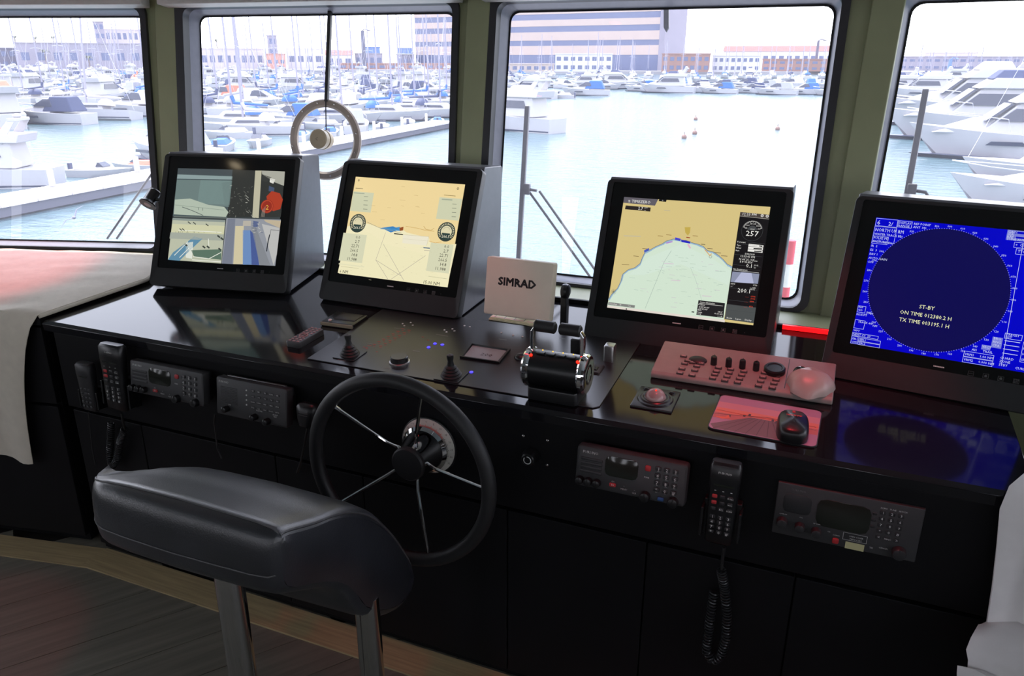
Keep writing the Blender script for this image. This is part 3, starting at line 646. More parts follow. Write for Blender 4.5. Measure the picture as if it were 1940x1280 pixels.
for k in range(34): px, py = random.randint(660,830), random.randint(460,530); s2.L([(px,py),(px+random.randint(2,5),py+1)], 0.0006, ink(205,195,160))
for k in range(12): px, py = random.randint(700,820), random.randint(352,415); s2.L([(px,py),(px+random.randint(5,11),py+1)], 0.0008, ink(205,178,124))
for (x0,y0,x1,y1) in ((668,361,701,402), (832,373,868,418)): s2.B(x0,y0,x1,y1, ink(206,208,176))
for (x0,y0,x1,y1) in ((650,440,686,498), (816,459,850,518)): s2.B(x0,y0,x1,y1, ink(214,214,182))
s2.B(642,498,690,506, ink(226,222,186)); s2.B(806,522,848,528, ink(226,222,186)); s2.up()
for (x, y) in ((669,364),(836,377)): s2.L([(x,y),(x+20,y+1.5)], 0.0032, ink(160,170,150))
for k in range(4):
    s2.L([(688-k*0.4,371+8*k),(696-k*0.4,371.6+8*k)], 0.0016, ink(130,136,118)); s2.L([(856-k*0.4,386+8*k),(864-k*0.4,386.6+8*k)], 0.0016, ink(130,136,118))
s2.L([(672,355),(686,356)], 0.0016, ink(120,110,80)); s2.L([(840,369),(862,371)], 0.0016, ink(150,130,80))
dkg = ink(52,64,60); lt = ink(222,214,176)
for (px, py) in ((677,422), (845,439)):
    x, y = s2.q(px, py); s2.disc(x, y, 0.0285, s2.z, s2.k(dkg), 36); s2.up(); s2.disc(x, y, 0.0178, s2.z, s2.k(lt), 30); s2.up()
    for k in range(22):
        a = R(-40+260*k/21); s2.line([(x+0.0205*math.cos(a), y+0.0205*math.sin(a)), (x+0.0255*math.cos(a), y+0.0255*math.sin(a))], 0.0022, s2.z, s2.k(lt))
    s2.ring(x, y+0.002, 0.011, 0.0122, s2.z, s2.k(ink(170,165,140)), 20, 20, 160); s2.rect(x-0.0135, y-0.0225, x+0.0135, y-0.004, s2.z, s2.k(ink(44,64,60))); s2.up(); s2.text('266.5', x, y-0.0175, 0.0085, s2.z, s2.k(ink(235,230,205)), 'c')
bk = ink(36,34,30)
for k, t in enumerate(('0.0', '2.7', '22.71', '266.5', '14.8', '11,988')):
    s2.T(t, 681.5-k*1.25, 452+8.4*k, 0.0095, bk, 'r'); s2.T(t, 850-k*1.25, 470.5+8.5*k, 0.0095, bk, 'r')
s2.T('6 NM', 643.5, 515.5, 0.0095, bk); s2.T('15.00 NM', 801, 536.5, 0.010, bk); s2.L([(646,504),(680,508)], 0.001, ink(190,185,150)); s2.L([(812,523),(846,528)], 0.001, ink(190,185,150))
x, y = s2.q(678,340); s2.ring(x, y, 0.002, 0.0032, s2.z, s2.k(bk), 14); x, y = s2.q(866.5,357); s2.ring(x, y, 0.002, 0.0034, s2.z, s2.k(bk), 14)
monitor('marine monitor with pale chart between two round compass gauges', -1.177, 1.953, 1.022, R(-1.18), s2)
# ---- picture 3: chart plotter with dark side bar
C3 = [(1183,373), (1459,392), (1428,617), (1150,582)]
s3 = Scr(C3); s3.U(0,0,1,1, ink(214,194,132)); s3.up()
coast = [(1153,566),(1160,555),(1170,545),(1177,530),(1180,518),(1190,510),(1203,506),(1213,498),(1217,487),(1222,477),(1234,471),(1243,466),(1255,461),(1262,456),(1276,452),(1288,454),(1300,455),(1310,459),(1322,462),(1332,466),(1340,474),(1352,477),(1362,484),(1370,491),(1378,500),(1388,505)]
s3.P(coast+[(1386,520),(1372,606),(1150,580)], ink(210,228,208)); s3.up()
s3.P([(1190,520),(1230,486),(1290,462),(1350,490),(1386,514),(1380,540),(1290,500),(1220,520)], ink(212,230,214)); s3.up()
for k in range(len(coast)-1):
    a, b = coast[k], coast[k+1]; s3.L([(a[0],a[1]+1.5),(b[0],b[1]+1.5)], 0.0035 if k % 3 else 0.005, ink(150,180,206))
s3.up()
for k in range(len(coast)-1):
    a, b = coast[k], coast[k+1]; s3.L([a, b], 0.0011, ink(110,112,96))
s3.P([(1290,453),(1308,457),(1307,461),(1291,458)], ink(40,40,190)); s3.P([(1279,449),(1290,452),(1288,456),(1279,454)], ink(60,60,210)); s3.P([(1220,474),(1229,469),(1230,473),(1221,478)], ink(70,90,190)); s3.P([(1297,430),(1308,430),(1307,440),(1303,446),(1298,440)], ink(196,170,80)); s3.L([(1300,449),(1307,450)], 0.0025, ink(160,80,50)); s3.L([(1335,472),(1345,484),(1348,480)], 0.002, ink(220,160,90)); s3.L([(1262,460),(1274,457)], 0.0035, ink(180,140,210)); s3.L([(1303,462),(1308,470)], 0.004, ink(226,180,200)); x, y = s3.q(1346,486); s3.ring(x, y, 0.003, 0.0037, s3.z, s3.k(ink(90,90,80)), 16)
x, y = s3.q(1162,552)
for k in range(6): s3.line([(x-0.008*math.cos(k*PI/6), y-0.008*math.sin(k*PI/6)), (x+0.008*math.cos(k*PI/6), y+0.008*math.sin(k*PI/6))], 0.0006, s3.z, s3.k(ink(110,110,96)))
s3.L([(1272,474),(1258,496),(1240,540),(1222,584)], 0.0008, ink(150,168,160)); s3.L([(1308,506),(1318,530),(1330,570)], 0.0006, ink(170,190,180))
for k in range(85):
    py = random.randint(470, 585); px = random.randint(1190, 1372)
    if py > 476+abs(px-1290)*0.35: s3.L([(px,py),(px+random.randint(3,12),py+1)], 0.0007, ink(*random.choice(((176,196,178),(168,190,180),(200,186,200)))))
for (px,py) in ((1262,498),(1275,530),(1334,560)): s3.L([(px-4,py),(px+14,py+1.5)], 0.0011, ink(214,170,206))
for (px, py, w, c) in ((1258,398,12,(190,178,150)), (1182,446,32,(180,180,176)), (1246,446,10,(150,120,70)), (1262,444,10,(150,120,70)), (1217,470,12,(130,110,70)), (1200,484,10,(130,110,70)), (1178,500,14,(130,110,70)), (1312,446,10,(150,120,70)), (1340,470,10,(120,100,70)), (1352,478,14,(120,100,70)), (1366,484,12,(120,100,70)), (1328,462,8,(60,60,50))): s3.L([(px,py),(px+w,py+1)], 0.0014, ink(*c))
# side bar
blk = ink(24,22,24); wht = ink(238,236,230); gry = ink(70,72,74)
s3.up(); s3.P([(1402,401.5),(1457.8,407),(1429,613),(1373,605)], blk); s3.up()
s3.P([(1402,401.5),(1457.5,407),(1456.5,414),(1401,408)], ink(74,66,62)); s3.P([(1377,576),(1433,583),(1429,613),(1373,605)], ink(76,80,80)); s3.up()
s3.T('12:33 PM', 1405, 407.5, 0.0068, wht)
for px, py in ((1443.5,408.5), (1453,409.5)): x, y = s3.q(px, py); s3.ring(x, y, 0.0022, 0.0036, s3.z, s3.k(wht), 16); s3.disc(x, y, 0.001, s3.z, s3.k(wht), 8)
s3.L([(1401,409),(1456.5,415)], 0.0012, ink(170,165,155))
x, y = s3.q(1424.5, 437); s3.ring(x, y, 0.0255, 0.0262, s3.z, s3.k(gry), 40)
for k in range(25):
    a = R(15+150*k/24); s3.line([(x+(0.021 if k % 3 else 0.0195)*math.cos(a), y+0.002+(0.021 if k % 3 else 0.0195)*math.sin(a)), (x+0.024*math.cos(a), y+0.002+0.024*math.sin(a))], 0.0009, s3.z, s3.k(wht))
for k, t in enumerate(('180', '210', '240', '270', '300', '330')):
    a = R(165-30*k); s3.text(t, x+0.0165*math.cos(a), y+0.0165*math.sin(a), 0.0034, s3.z, s3.k(wht), 'c')
s3.poly([(x+0.0115*math.cos(R(180*i/16)), y+0.0015+0.0115*math.sin(R(180*i/16))) for i in range(17)], s3.z, s3.k(gry)); s3.up(); s3.text('COG', x, y+0.0025, 0.0034, s3.z, s3.k(wht), 'c')
s3.T('257', 1424, 447, 0.0135, wht, 'c', 1.1); s3.T('Forecast', 1396.5, 459, 0.0042, wht)
s3.L([(1397,461),(1443,466)], 0.0007, gry)
for k, t in enumerate(('Type', 'Wind', 'Rain')):
    s3.T(t, 1395.5-k*1.0, 465.2+5.0*k, 0.0038, wht); a = (1418.5-k*0.7, 461.6+5.0*k); s3.P([a, (a[0]+28-k*0.2, a[1]+3), (a[0]+27.4, a[1]+7.2), (a[0]-0.7, a[1]+4.3)], wht); s3.up(); s3.P([(a[0]+(20,10,12)[k], a[1]+3.0), (a[0]+26, a[1]+3.8), (a[0]+25.6, a[1]+6.0), (a[0]+(20,10,12)[k]-0.5, a[1]+5.0)], blk); s3.up()
s3.T('5/30/2018', 1411, 482, 0.0044, wht, 'l', 0.95); s3.T('12:33:43 PM', 1402, 486.5, 0.0052, wht)
s3.T("N 44°25.194'", 1400, 492.0, 0.0050, wht); s3.T('PSN', 1429, 495.5, 0.003, wht); s3.T("E 8°55.826'", 1401.5, 496.8, 0.0050, wht)
s3.T('0.1', 1413, 506.2, 0.0098, wht); s3.T('SOG', 1428.5, 503.5, 0.0036, wht); s3.T('kn', 1428.5, 508.0, 0.0032, wht); s3.T('No Destination', 1389, 510.3, 0.0040, wht)
s3.P([(1388,514),(1439,518.8),(1436.3,537.8),(1384.3,534)], ink(140,146,170)); s3.up(); s3.P([(1405,515.6),(1424,517.3),(1428.5,537.2),(1391,534.5)], ink(180,184,212)); s3.up(); s3.L([(1389,511.5),(1438,517)], 0.0012, ink(190,190,190))
s3.T('BTW', 1384.5, 538.5, 0.0036, wht); s3.T('---°', 1384, 542.8, 0.0036, wht); s3.T('XTD', 1427, 541.5, 0.0036, wht); s3.T('--- NM', 1421, 546.2, 0.0036, wht)
s3.T('200.1', 1397, 553.3, 0.0108, wht); s3.T('HDG', 1421, 549.3, 0.0038, wht); s3.T('°', 1421, 555.0, 0.004, wht)
rd = ink(232,76,48)
for k, (t1, t2) in enumerate((('CTW', 'SOW'), ('RPM', ''), ('ETA', ''))):
    py = 563+9.6*k; px = 1422.5-k*1.35; s3.T(t1, px, py, 0.0036, rd); s3.T('- - -', px-10, py+0.6, 0.0036, rd); s3.L([(1381-k*1.3, py+5.2),(1433.5-k*1.3, py+11)], 0.0006, gry)
    if t2: s3.T(t2, px, py+4.2, 0.0034, rd)
for (a, b) in (((1396,456),(1449,462)), ((1391.5,481.5),(1444,486.5)), ((1388,501),(1441,506)), ((1385,508),(1440,512.5)), ((1383,545),(1435,550))): s3.L([a, b], 0.0006, gry)
for t, px in (('Route', 1377), ('Layers', 1393.5), ('Display', 1411.5)): s3.T(t, px, 603.5+(px-1377)*0.12, 0.0040, wht)
# top left tabs
s3.P([(1183,373),(1247,377.6),(1241,389.5),(1181.5,384)], ink(96,92,100)); s3.up(); s3.T('TIMEZERO', 1197, 383.4, 0.0078, wht); 
for k in range(3): s3.L([(1191,379.3+k*1.5),(1194.5,379.6+k*1.5)], 0.0009, wht)
s3.P([(1249,377.6),(1263,378.6),(1262,382.4),(1248,381.2)], blk); s3.P([(1186,389),(1233,393),(1232,400.5),(1184.5,396)], ink(44,38,36)); s3.up(); s3.T('2.7', 1209, 396.6, 0.0078, wht); s3.T('DPT', 1221, 394.5, 0.0034, wht); s3.T('m', 1221, 399, 0.003, wht); s3.T('7°', 1254, 381.4, 0.0036, wht)
# bottom strips and the little information window
s3.P([(1150.5,578),(1374,606.5),(1373.5,611),(1150,582)], ink(226,216,206)); s3.P([(1152.5,571.5),(1203,578),(1202,583),(1151.8,576.8)], ink(128,130,126)); s3.up(); s3.T('Soundings', 1154, 575.5, 0.0038, wht); s3.T('N', 1173.5, 578, 0.004, wht); s3.T('1 m', 1189, 580, 0.0038, wht); x, y = s3.q(1186.5,585); s3.disc(x, y, 0.0018, s3.z, s3.k(blk), 10)
s3.P([(1323.5,568.5),(1374,574.5),(1371,602.5),(1319.5,596.5)], ink(34,34,36)); s3.up(); s3.T('Cursor Information', 1326, 573.3, 0.0038, wht, 'l', 0.9); s3.L([(1325,574.6),(1370,580)], 0.0008, wht)
for t, px, py in (('Position', 1323, 577.8), ("N 43°38.649'", 1324, 582.4), ("E 8°42.003'", 1323.6, 586), ('BRG', 1321.8, 588.3), ('Range', 1321.3, 592.2), ('TTG', 1320.8, 595.9)): s3.T(t, px, py, 0.0036, wht)
for t, px, py in (('188.4°', 1369.5, 593.2), ('46.65 NM', 1369, 597.1), ('-,--- m', 1368.5, 600.9)): s3.T(t, px, py, 0.0036, wht, 'r')
s3.L([(1310.5,590.8),(1315.5,591.4)], 0.0028, blk)
monitor('marine monitor with tan and green sea chart and dark side bar', -0.335, 1.969, 1.014, R(0.19), s3)
# ---- picture 4: radar on standby
C4 = [(1660.5,411), (2029,445.2), (1974.3,711), (1610.6,649.5)]
s4 = Scr(C4); blu = ink(0,0,196); nav = ink(12,8,78); lb = ink(200,206,240); yl_ = ink(238,238,190)
s4.U(0,0,1,1, blu); s4.up()
cx, cy = s4.q(1779, 549); rx = (s4.q(1917,549)[0]-s4.q(1642,549)[0])/2; 
cx = (s4.q(1917,563)[0]+s4.q(1642,545)[0])/2; ra_ = 0.1395
s4.disc(cx, cy, ra_, s4.z, s4.k(nav), 72); s4.up()
for k in range(180): a = R(2*k); s4.line([(cx+(ra_-0.0003)*math.cos(a), cy+(ra_-0.0003)*math.sin(a)), (cx+(ra_+(0.0022 if k % 5 == 0 else 0.0012))*math.cos(a), cy+(ra_+(0.0022 if k % 5 == 0 else 0.0012))*math.sin(a))], 0.0007, s4.z, s4.k(lb))
for k in range(36):
    a = R(90-10*k); s4.text('%03d' % (10*k), cx+(ra_+0.0075)*math.cos(a), cy+(ra_+0.006)*math.sin(a)-0.0022, 0.0045, s4.z, s4.k(lb), 'c')
s4.UT('ST-BY', 0.375, 0.655, 0.0088, yl_, 'c'); s4.UT('ON TIME 012380.2 H', 0.375, 0.715, 0.0088, yl_, 'c', 0.95); s4.UT('TX TIME 003195.1 H', 0.375, 0.772, 0.0088, yl_, 'c', 0.95)
s4.UF(0.003,0.005,0.125,0.065,lb); s4.UT('6',0.010,0.055,0.011,lb); s4.UT('2/',0.075,0.055,0.009,lb); s4.UF(0.127,0.008,0.205,0.06,lb); s4.UT('DISPLAY',0.131,0.032,0.0052,lb); s4.UT('RANGE',0.131,0.055,0.0052,lb); s4.UT('REF POINT',0.214,0.030,0.0052,lb); s4.UT('ANT',0.214,0.055,0.0052,lb)
s4.UF(0.003,0.068,0.128,0.19,lb); s4.UT('NORTH UP RM',0.008,0.108,0.0082,lb,'l',0.8); s4.UT('WATER TRACK M',0.008,0.138,0.0056,lb,'l',0.9); s4.UT('PULSE M2',0.008,0.168,0.0056,lb); s4.UT('PICTURE 1',0.008,0.196,0.0056,lb); s4.UF(0.003,0.145,0.092,0.205,lb)
for k, t in enumerate(('IR  2', 'ES  3', 'EAV 1', 'AUTO GAIN', 'OFF')): s4.UT(t, 0.004, 0.232+0.032*k, 0.0052, lb)
s4.UF(0.002,0.70,0.048,0.752,lb); s4.UT('REF',0.006,0.716,0.0046,lb); s4.UT('GO',0.006,0.740,0.0046,lb); s4.UT('RIS/DPT',0.002,0.775,0.0048,lb); s4.UT('.3 NM',0.052,0.756,0.0046,lb)
s4.UF(0.002,0.81,0.060,0.878,lb); s4.UT('TRACK 40P',0.020,0.832,0.0046,lb); s4.UT('NM',0.105,0.845,0.0046,lb); s4.UT('WPT',0.004,0.902,0.0046,lb)
s4.UF(0.002,0.912,0.150,0.938,lb); s4.UT('NEXT C0  20',0.006,0.932,0.0048,lb); s4.UF(0.002,0.94,0.04,0.998,lb); s4.UF(0.044,0.945,0.168,0.972,lb); s4.UT('EBL1',0.05,0.966,0.0048,lb); s4.UT('EBL2',0.05,0.994,0.0048,lb); s4.UF(0.044,0.974,0.168,1.0,lb)
s4.UT('EBL',0.008,0.966,0.0044,lb); s4.UT('OFF',0.008,0.992,0.0044,lb)
# right hand column (runs out of the picture)
s4.U(0.70,0.0,0.80,0.075, ink(120,126,210)); s4.U(0.80,0.0,1.0,0.06, ink(226,226,200)); s4.up(); s4.U(0.735,0.008,0.79,0.024,blu); s4.U(0.735,0.045,0.79,0.058,blu); s4.U(0.82,0.02,0.86,0.036,blu); s4.U(0.89,0.022,0.99,0.036,blu); s4.UT('GAIN',0.703,0.022,0.0052,lb); s4.UT('SEA',0.703,0.040,0.0052,lb); s4.UT('RAIN',0.703,0.058,0.0052,lb); s4.UT('TUNE AUTO',0.703,0.075,0.0050,lb)
s4.UF(0.745,0.085,0.99,0.125,lb); s4.UF(0.76,0.13,0.99,0.172,lb); s4.UT('+  CURSOR',0.752,0.112,0.0052,lb); s4.UT('TTG  WIND',0.77,0.158,0.0052,lb); s4.UF(0.828,0.275,0.875,0.318,lb); s4.UT('MENU',0.832,0.310,0.0085,lb,'l',0.75)
s4.L([(1939,460),(1898,690)], 0.0009, lb); s4.U(0.872,0.45,1.0,0.4535,lb); s4.U(0.872,0.60,1.0,0.6035,lb)
s4.UF(0.79,0.742,0.875,0.782,lb); s4.UT('TARGET',0.795,0.758,0.0048,lb); s4.UT('LIST',0.795,0.777,0.0048,lb)
for k in range(4): s4.U(0.795,0.795+0.03*k,0.87,0.799+0.03*k,lb)
s4.U(0.735,0.782,0.785,0.86, ink(120,126,214)); s4.U(0.69,0.85,0.735,0.885, ink(120,126,214)); s4.up()
for (x, y, t) in ((0.74,0.80,'BRG'), (0.74,0.825,'RNG'), (0.74,0.85,'CPA'), (0.693,0.872,'VECT'), (0.645,0.905,'AIS'), (0.70,0.905,'TRAIL'), (0.615,0.945,'VRM1'), (0.615,0.985,'VRM2'), (0.69,0.945,'1.00 NM'), (0.69,0.985,'0.000 NM'), (0.79,0.93,'GUARD'), (0.79,0.955,'ZONE'), (0.79,0.98,'STBY'), (0.89,0.80,'ALERT'), (0.89,0.84,'POSN'), (0.89,0.88,'HDG'), (0.89,0.92,'SPD'), (0.87,0.985,'CURSOR / OTS')): s4.UT(t, x, y, 0.0052, lb)
s4.UF(0.61,0.915,0.76,0.955,lb); s4.UF(0.61,0.957,0.76,0.998,lb); s4.UF(0.885,0.785,0.99,0.93,lb)
monitor('marine monitor with deep blue radar screen on standby', 0.271, 1.893, 1.015, R(-8.48), s4)
# ================================================================ instruments on the console front
def face(corners, y0, tilt):            # survey an instrument face that leans back from the upright front
    n = Vector((0, -math.cos(tilt), math.sin(tilt))); q = [hit(*c, (0, y0, 0.65), n) for c in corners]
    up = Vector((0, math.sin(tilt), math.cos(tilt))); c = sum(q, Vector())/4
    w = ((q[1].x-q[0].x)+(q[2].x-q[3].x))/2; h = ((q[0]-q[3]).dot(up)+(q[1]-q[2]).dot(up))/2
    return c, w, h, (R(90)-tilt, 0, 0)
class Face(MB):                          # maps surveyed points onto a face's own axes
    def setup(s, c, tilt): s.c = Vector(c); s.n = Vector((0, -math.cos(tilt), math.sin(tilt))); s.u = Vector((0, math.sin(tilt), math.cos(tilt))); return s
    def q(s, px, py): h = hit(px, py, s.c, s.n)-s.c; return h.x, h.dot(s.u)
KEYM = {}
def key(parent, name, x, y, z, w, h, m='button_black', d=0.003):
    k = (round(w,4), round(h,4), m, name, d)
    if k not in KEYM: KEYM[k] = pillow(w, h, d, min(w,h)*0.25, min(d*0.4, 0.001), 2).mesh(name, m)
    return obj(name, KEYM[k], parent, (x, y, z))
def knob(parent, x, y, z, r, d, m='black_plastic', name='knob'):
    k = MB().lathe([(r,0),(r*0.96,d*0.8),(r*0.88,d*0.95),(r*0.7,d),(0,d)], 18); k.box(-r*0.08, r*0.08, r*0.2, r*0.95, d*0.9, d*1.05); return k.build(name, m, parent, (x, y, z))
def letters(parent, items, z, name='lettering', m='print_white'):
    mb = MB(); mats = []
    for it in items:
        t, x, y, h = it[:4]; mm = it[4] if len(it) > 4 else m; al = it[5] if len(it) > 5 else 'c'
        if mm not in mats: mats.append(mm)
        mb.text(t, x, y, h, z, mats.index(mm), al)
    o = mb.build(name, mats, parent, smooth=None); o['kind'] = 'stuff'; return o
def bold_text(t, x, y, h, z, sx, e):
    m = MB()
    for dx, dy in ((-e,-e), (-e,e), (e,-e), (e,e), (0,0), (e,0), (-e,0), (0,e), (0,-e)): m.text(t, x+dx, y+dy, h, z, 0, 'c', sx)
    return m
def backbox(t, w, h, d, m='dark_grey', bracket=True):   # body of the set behind its front, with its yoke
    MB().box(-w/2+0.012, w/2-0.012, -h/2+0.008, h/2-0.006, -d, -0.004).build('case', m, t, bevel=0.003)
    if bracket:
        for s in (-1, 1):
            b = MB(); b.box(s*(w/2-0.010)-0.0015, s*(w/2-0.010)+0.0015, -h*0.25, h*0.25, -d-0.012, -d*0.4); b.build('bracket_arm', 'black_plastic', t, bevel=0.001)
            knob(t, s*(w/2-0.008), 0, -d*0.6, 0.001, 0.001).name = 'bracket_screw'
def vhf(corners, y0, tilt, label, blue=False):
    c, w, h, rot = face(corners, y0, tilt); t = thing('radio_set', label, 'radio', c, rot); f = Face().setup(c, tilt)
    pillow(w, h, 0.022, 0.008, 0.006).build('front', 'grey_plastic', t, (0,0,-0.018)); backbox(t, w, h, 0.045)
    W = lambda x: -w/2+x*w; Y = lambda y: h/2-y*h
    for k in range(4): key(t, 'speaker_slat', W(0.145), Y(0.30+0.10*k), 0.0035, w*0.20, h*0.075, 'dark_grey', 0.002)
    key(t, 'screen', W(0.42), Y(0.36), 0.0035, w*0.30, h*0.48, 'lcd_off', 0.0015)
    for k in range(3):
        for j in range(4): key(t, 'key', W(0.745+0.075*k), Y(0.20+0.165*j), 0.0035, w*0.052, h*0.10)
    key(t, 'distress_key', W(0.655), Y(0.24), 0.0035, w*0.05, h*0.13, 'print_red'); key(t, 'red_key', W(0.355), Y(0.80), 0.0035, w*0.06, h*0.085, 'print_red')
    if blue: key(t, 'blue_key', W(0.79), Y(0.90), 0.0035, w*0.055, h*0.09, 'print_blue')
    for x in (0.05, 0.13, 0.21): knob(t, W(x), Y(0.83), 0.003, h*0.10, 0.014)
    for x in (0.655, 0.90): knob(t, W(x), Y(0.90), 0.003, h*0.12, 0.015)
    L = [('FURUNO', W(0.06), Y(0.155), h*0.065, 'print_white', 'l')]
    for j, row in enumerate((('1','2','3'), ('4','5','6'), ('7','8','9'), ('*','0','#'))):
        for k, ch in enumerate(row): L += [(ch, W(0.745+0.075*k), Y(0.235+0.165*j), h*0.075), ('abc', W(0.748+0.075*k), Y(0.262+0.165*j), h*0.025)]
    L += [('CH', W(0.355), Y(0.725), h*0.035), ('MENU', W(0.46), Y(0.86), h*0.04), ('CLR', W(0.555), Y(0.90), h*0.04), ('-', W(0.46), Y(0.78), h*0.05), ('-', W(0.555), Y(0.83), h*0.05), ('PWR', W(0.652), Y(0.47), h*0.04), ('16', W(0.355), Y(0.815), h*0.05)]
    letters(t, L, 0.0068); return t
vhf([(246,682),(385,704),(390,768),(250,744)], 1.405, R(8), 'grey radio with small keypad mounted beside phone handset')
vhf([(1096,840),(1305,881),(1298,962),(1088,916)], 1.405, R(8), 'dark grey radio with keypad and blue key, right of wheel', True)
# second grey set: loudspeaker grille, four rows of small lamps, lettered keys
c, w, h, rot = face([(409,712),(546,736),(546,811),(414,783)], 1.405, R(8)); t = thing('alarm_panel', 'grey alarm set with ribbed speaker and rows of tiny keys', 'radio', c, rot)
pillow(w, h, 0.022, 0.007, 0.005).build('front', 'grey_plastic', t, (0,0,-0.018)); backbox(t, w, h, 0.05); W = lambda x: -w/2+x*w; Y = lambda y: h/2-y*h
pillow(w*0.82, 0.010, 0.004, 0.002).build('top_rail', 'brushed', t, (0, h/2-0.002, -0.02), (R(-90),0,0))
for k in range(11): key(t, 'speaker_slat', W(0.19), Y(0.24+0.042*k), 0.0035, w*0.24, h*0.016, 'dark_grey', 0.0015)
for j in range(4):
    o = MB().lathe([(0.0022,0),(0.0022,0.001),(0.0012,0.0018),(0,0.0018)], 10).build('lamp', 'print_white', t, (W(0.44), Y(0.22+0.125*j), 0.004))
    for k in range(5): key(t, 'key', W(0.53+0.085*k), Y(0.20+0.145*j), 0.0035, w*0.06, h*0.07, 'dark_grey', 0.0015)
for x, y in ((0.16,0.80), (0.56,0.86), (0.74,0.90)): knob(t, W(x), Y(y), 0.003, h*0.085, 0.018)
Lt = [('FURUNO', W(0.05), Y(0.135), h*0.055, 'print_white', 'l'), ('DIM', W(0.20), Y(0.70), h*0.035), ('VOLUME', W(0.62), Y(0.70), h*0.035), ('ALARM', W(0.84), Y(0.72), h*0.035), ('TEST', W(0.84), Y(0.77), h*0.035)]
for j in range(4):
    for k, s in enumerate((('CH','RX','TX','SCAN','NR'), ('1 2','3 4','5 6','7 8','9 0'), ('VOICE','DATA','FAX','MSG','STOP'), ('DSC','SQL','AGC','MODE','MUTE'))[j]): Lt.append((s, W(0.53+0.085*k), Y(0.215+0.145*j), h*0.032))
letters(t, Lt, 0.0054)
# flush long-wave set in the right of the front
t = thing('flush_radio', 'wide flush-mounted dark radio with blank screen under red-lit worktop', 'radio', (0.1015, FRONT_Y, 0.653), (R(90), 0, 0)); w, h = 0.262, 0.117
pillow(w, h, 0.008, 0.002, 0.002).build('front', 'grey_plastic', t); W = lambda x: -w/2+x*w; Y = lambda y: h/2-y*h; z = 0.008
key(t, 'speaker_panel', W(0.155), Y(0.36), z, w*0.20, h*0.36, 'dark_grey', 0.0008); key(t, 'screen', W(0.48), Y(0.42), z, w*0.37, h*0.52, 'lcd_off', 0.0012)
for x, y, r in ((0.065,0.74,0.011), (0.195,0.77,0.010), (0.315,0.80,0.010), (0.885,0.86,0.013)): knob(t, W(x), Y(y), z, r, 0.014, 'dark_grey')
key(t, 'distress_key', W(0.455), Y(0.90), z, 0.012, 0.012, 'print_red'); 
fl_ = MB(); fl_.poly([(W(0.50),Y(0.76)), (W(0.515),Y(0.71)), (W(0.66),Y(0.71)), (W(0.66),Y(0.83)), (W(0.515),Y(0.83))], z+0.0003); fl_.build('flap', 'dark_grey', t, smooth=None)
for j in range(5):
    for k in range(3): key(t, 'key', W(0.735+0.06*k), Y(0.20+0.115*j), z, 0.011, 0.009, 'dark_grey', 0.0012)
for k in range(3): key(t, 'soft_key', W(0.685), Y(0.25+0.12*k), z, 0.008, 0.006, 'dark_grey', 0.0012)
Lt = [('FURUNO', W(0.10), Y(0.115), 0.0048, 'print_grey', 'l'), ('SQUELCH', W(0.065), Y(0.60), 0.0024), ('VOL', W(0.195), Y(0.60), 0.0024), ('RF GAIN', W(0.31), Y(0.66), 0.0024), ('USB', W(0.40), Y(0.76), 0.0024), ('DISTRESS', W(0.455), Y(0.80), 0.0022), ('OPEN COVER', W(0.59), Y(0.765), 0.003), ('PRESS 4 SEC', W(0.59), Y(0.815), 0.003), ('SCAN', W(0.735), Y(0.125), 0.0032), ('TUNE', W(0.795), Y(0.125), 0.0032), ('SET/CH', W(0.86), Y(0.125), 0.0032), ('TX', W(0.70), Y(0.90), 0.0035), ('CANCEL', W(0.78), Y(0.86), 0.003), ('ENT', W(0.885), Y(0.985), 0.003)]
for j, row in enumerate((('1','2','3'), ('4','5','6'), ('7','8','9'), ('*','0','#'), ('<','MENU','>'))):
    for k, ch in enumerate(row): Lt.append((ch, W(0.735+0.06*k), Y(0.22+0.115*j), 0.0055 if len(ch) == 1 else 0.003))
letters(t, Lt, z+0.0016)
yl2 = MB(); yl2.frame(W(0.50), Y(0.84), W(0.665), Y(0.70), 0.0006, 0); yl2.build('cover_outline', 'print_white', t, (0,0,z+0.0006), smooth=None); mat('print_cream', rgb(190,186,140), 0.5, var=0)
MB().rect(W(0.525), Y(1.0), W(0.655), Y(0.87), z+0.0005).build('tuning_label', 'print_cream', t, smooth=None)
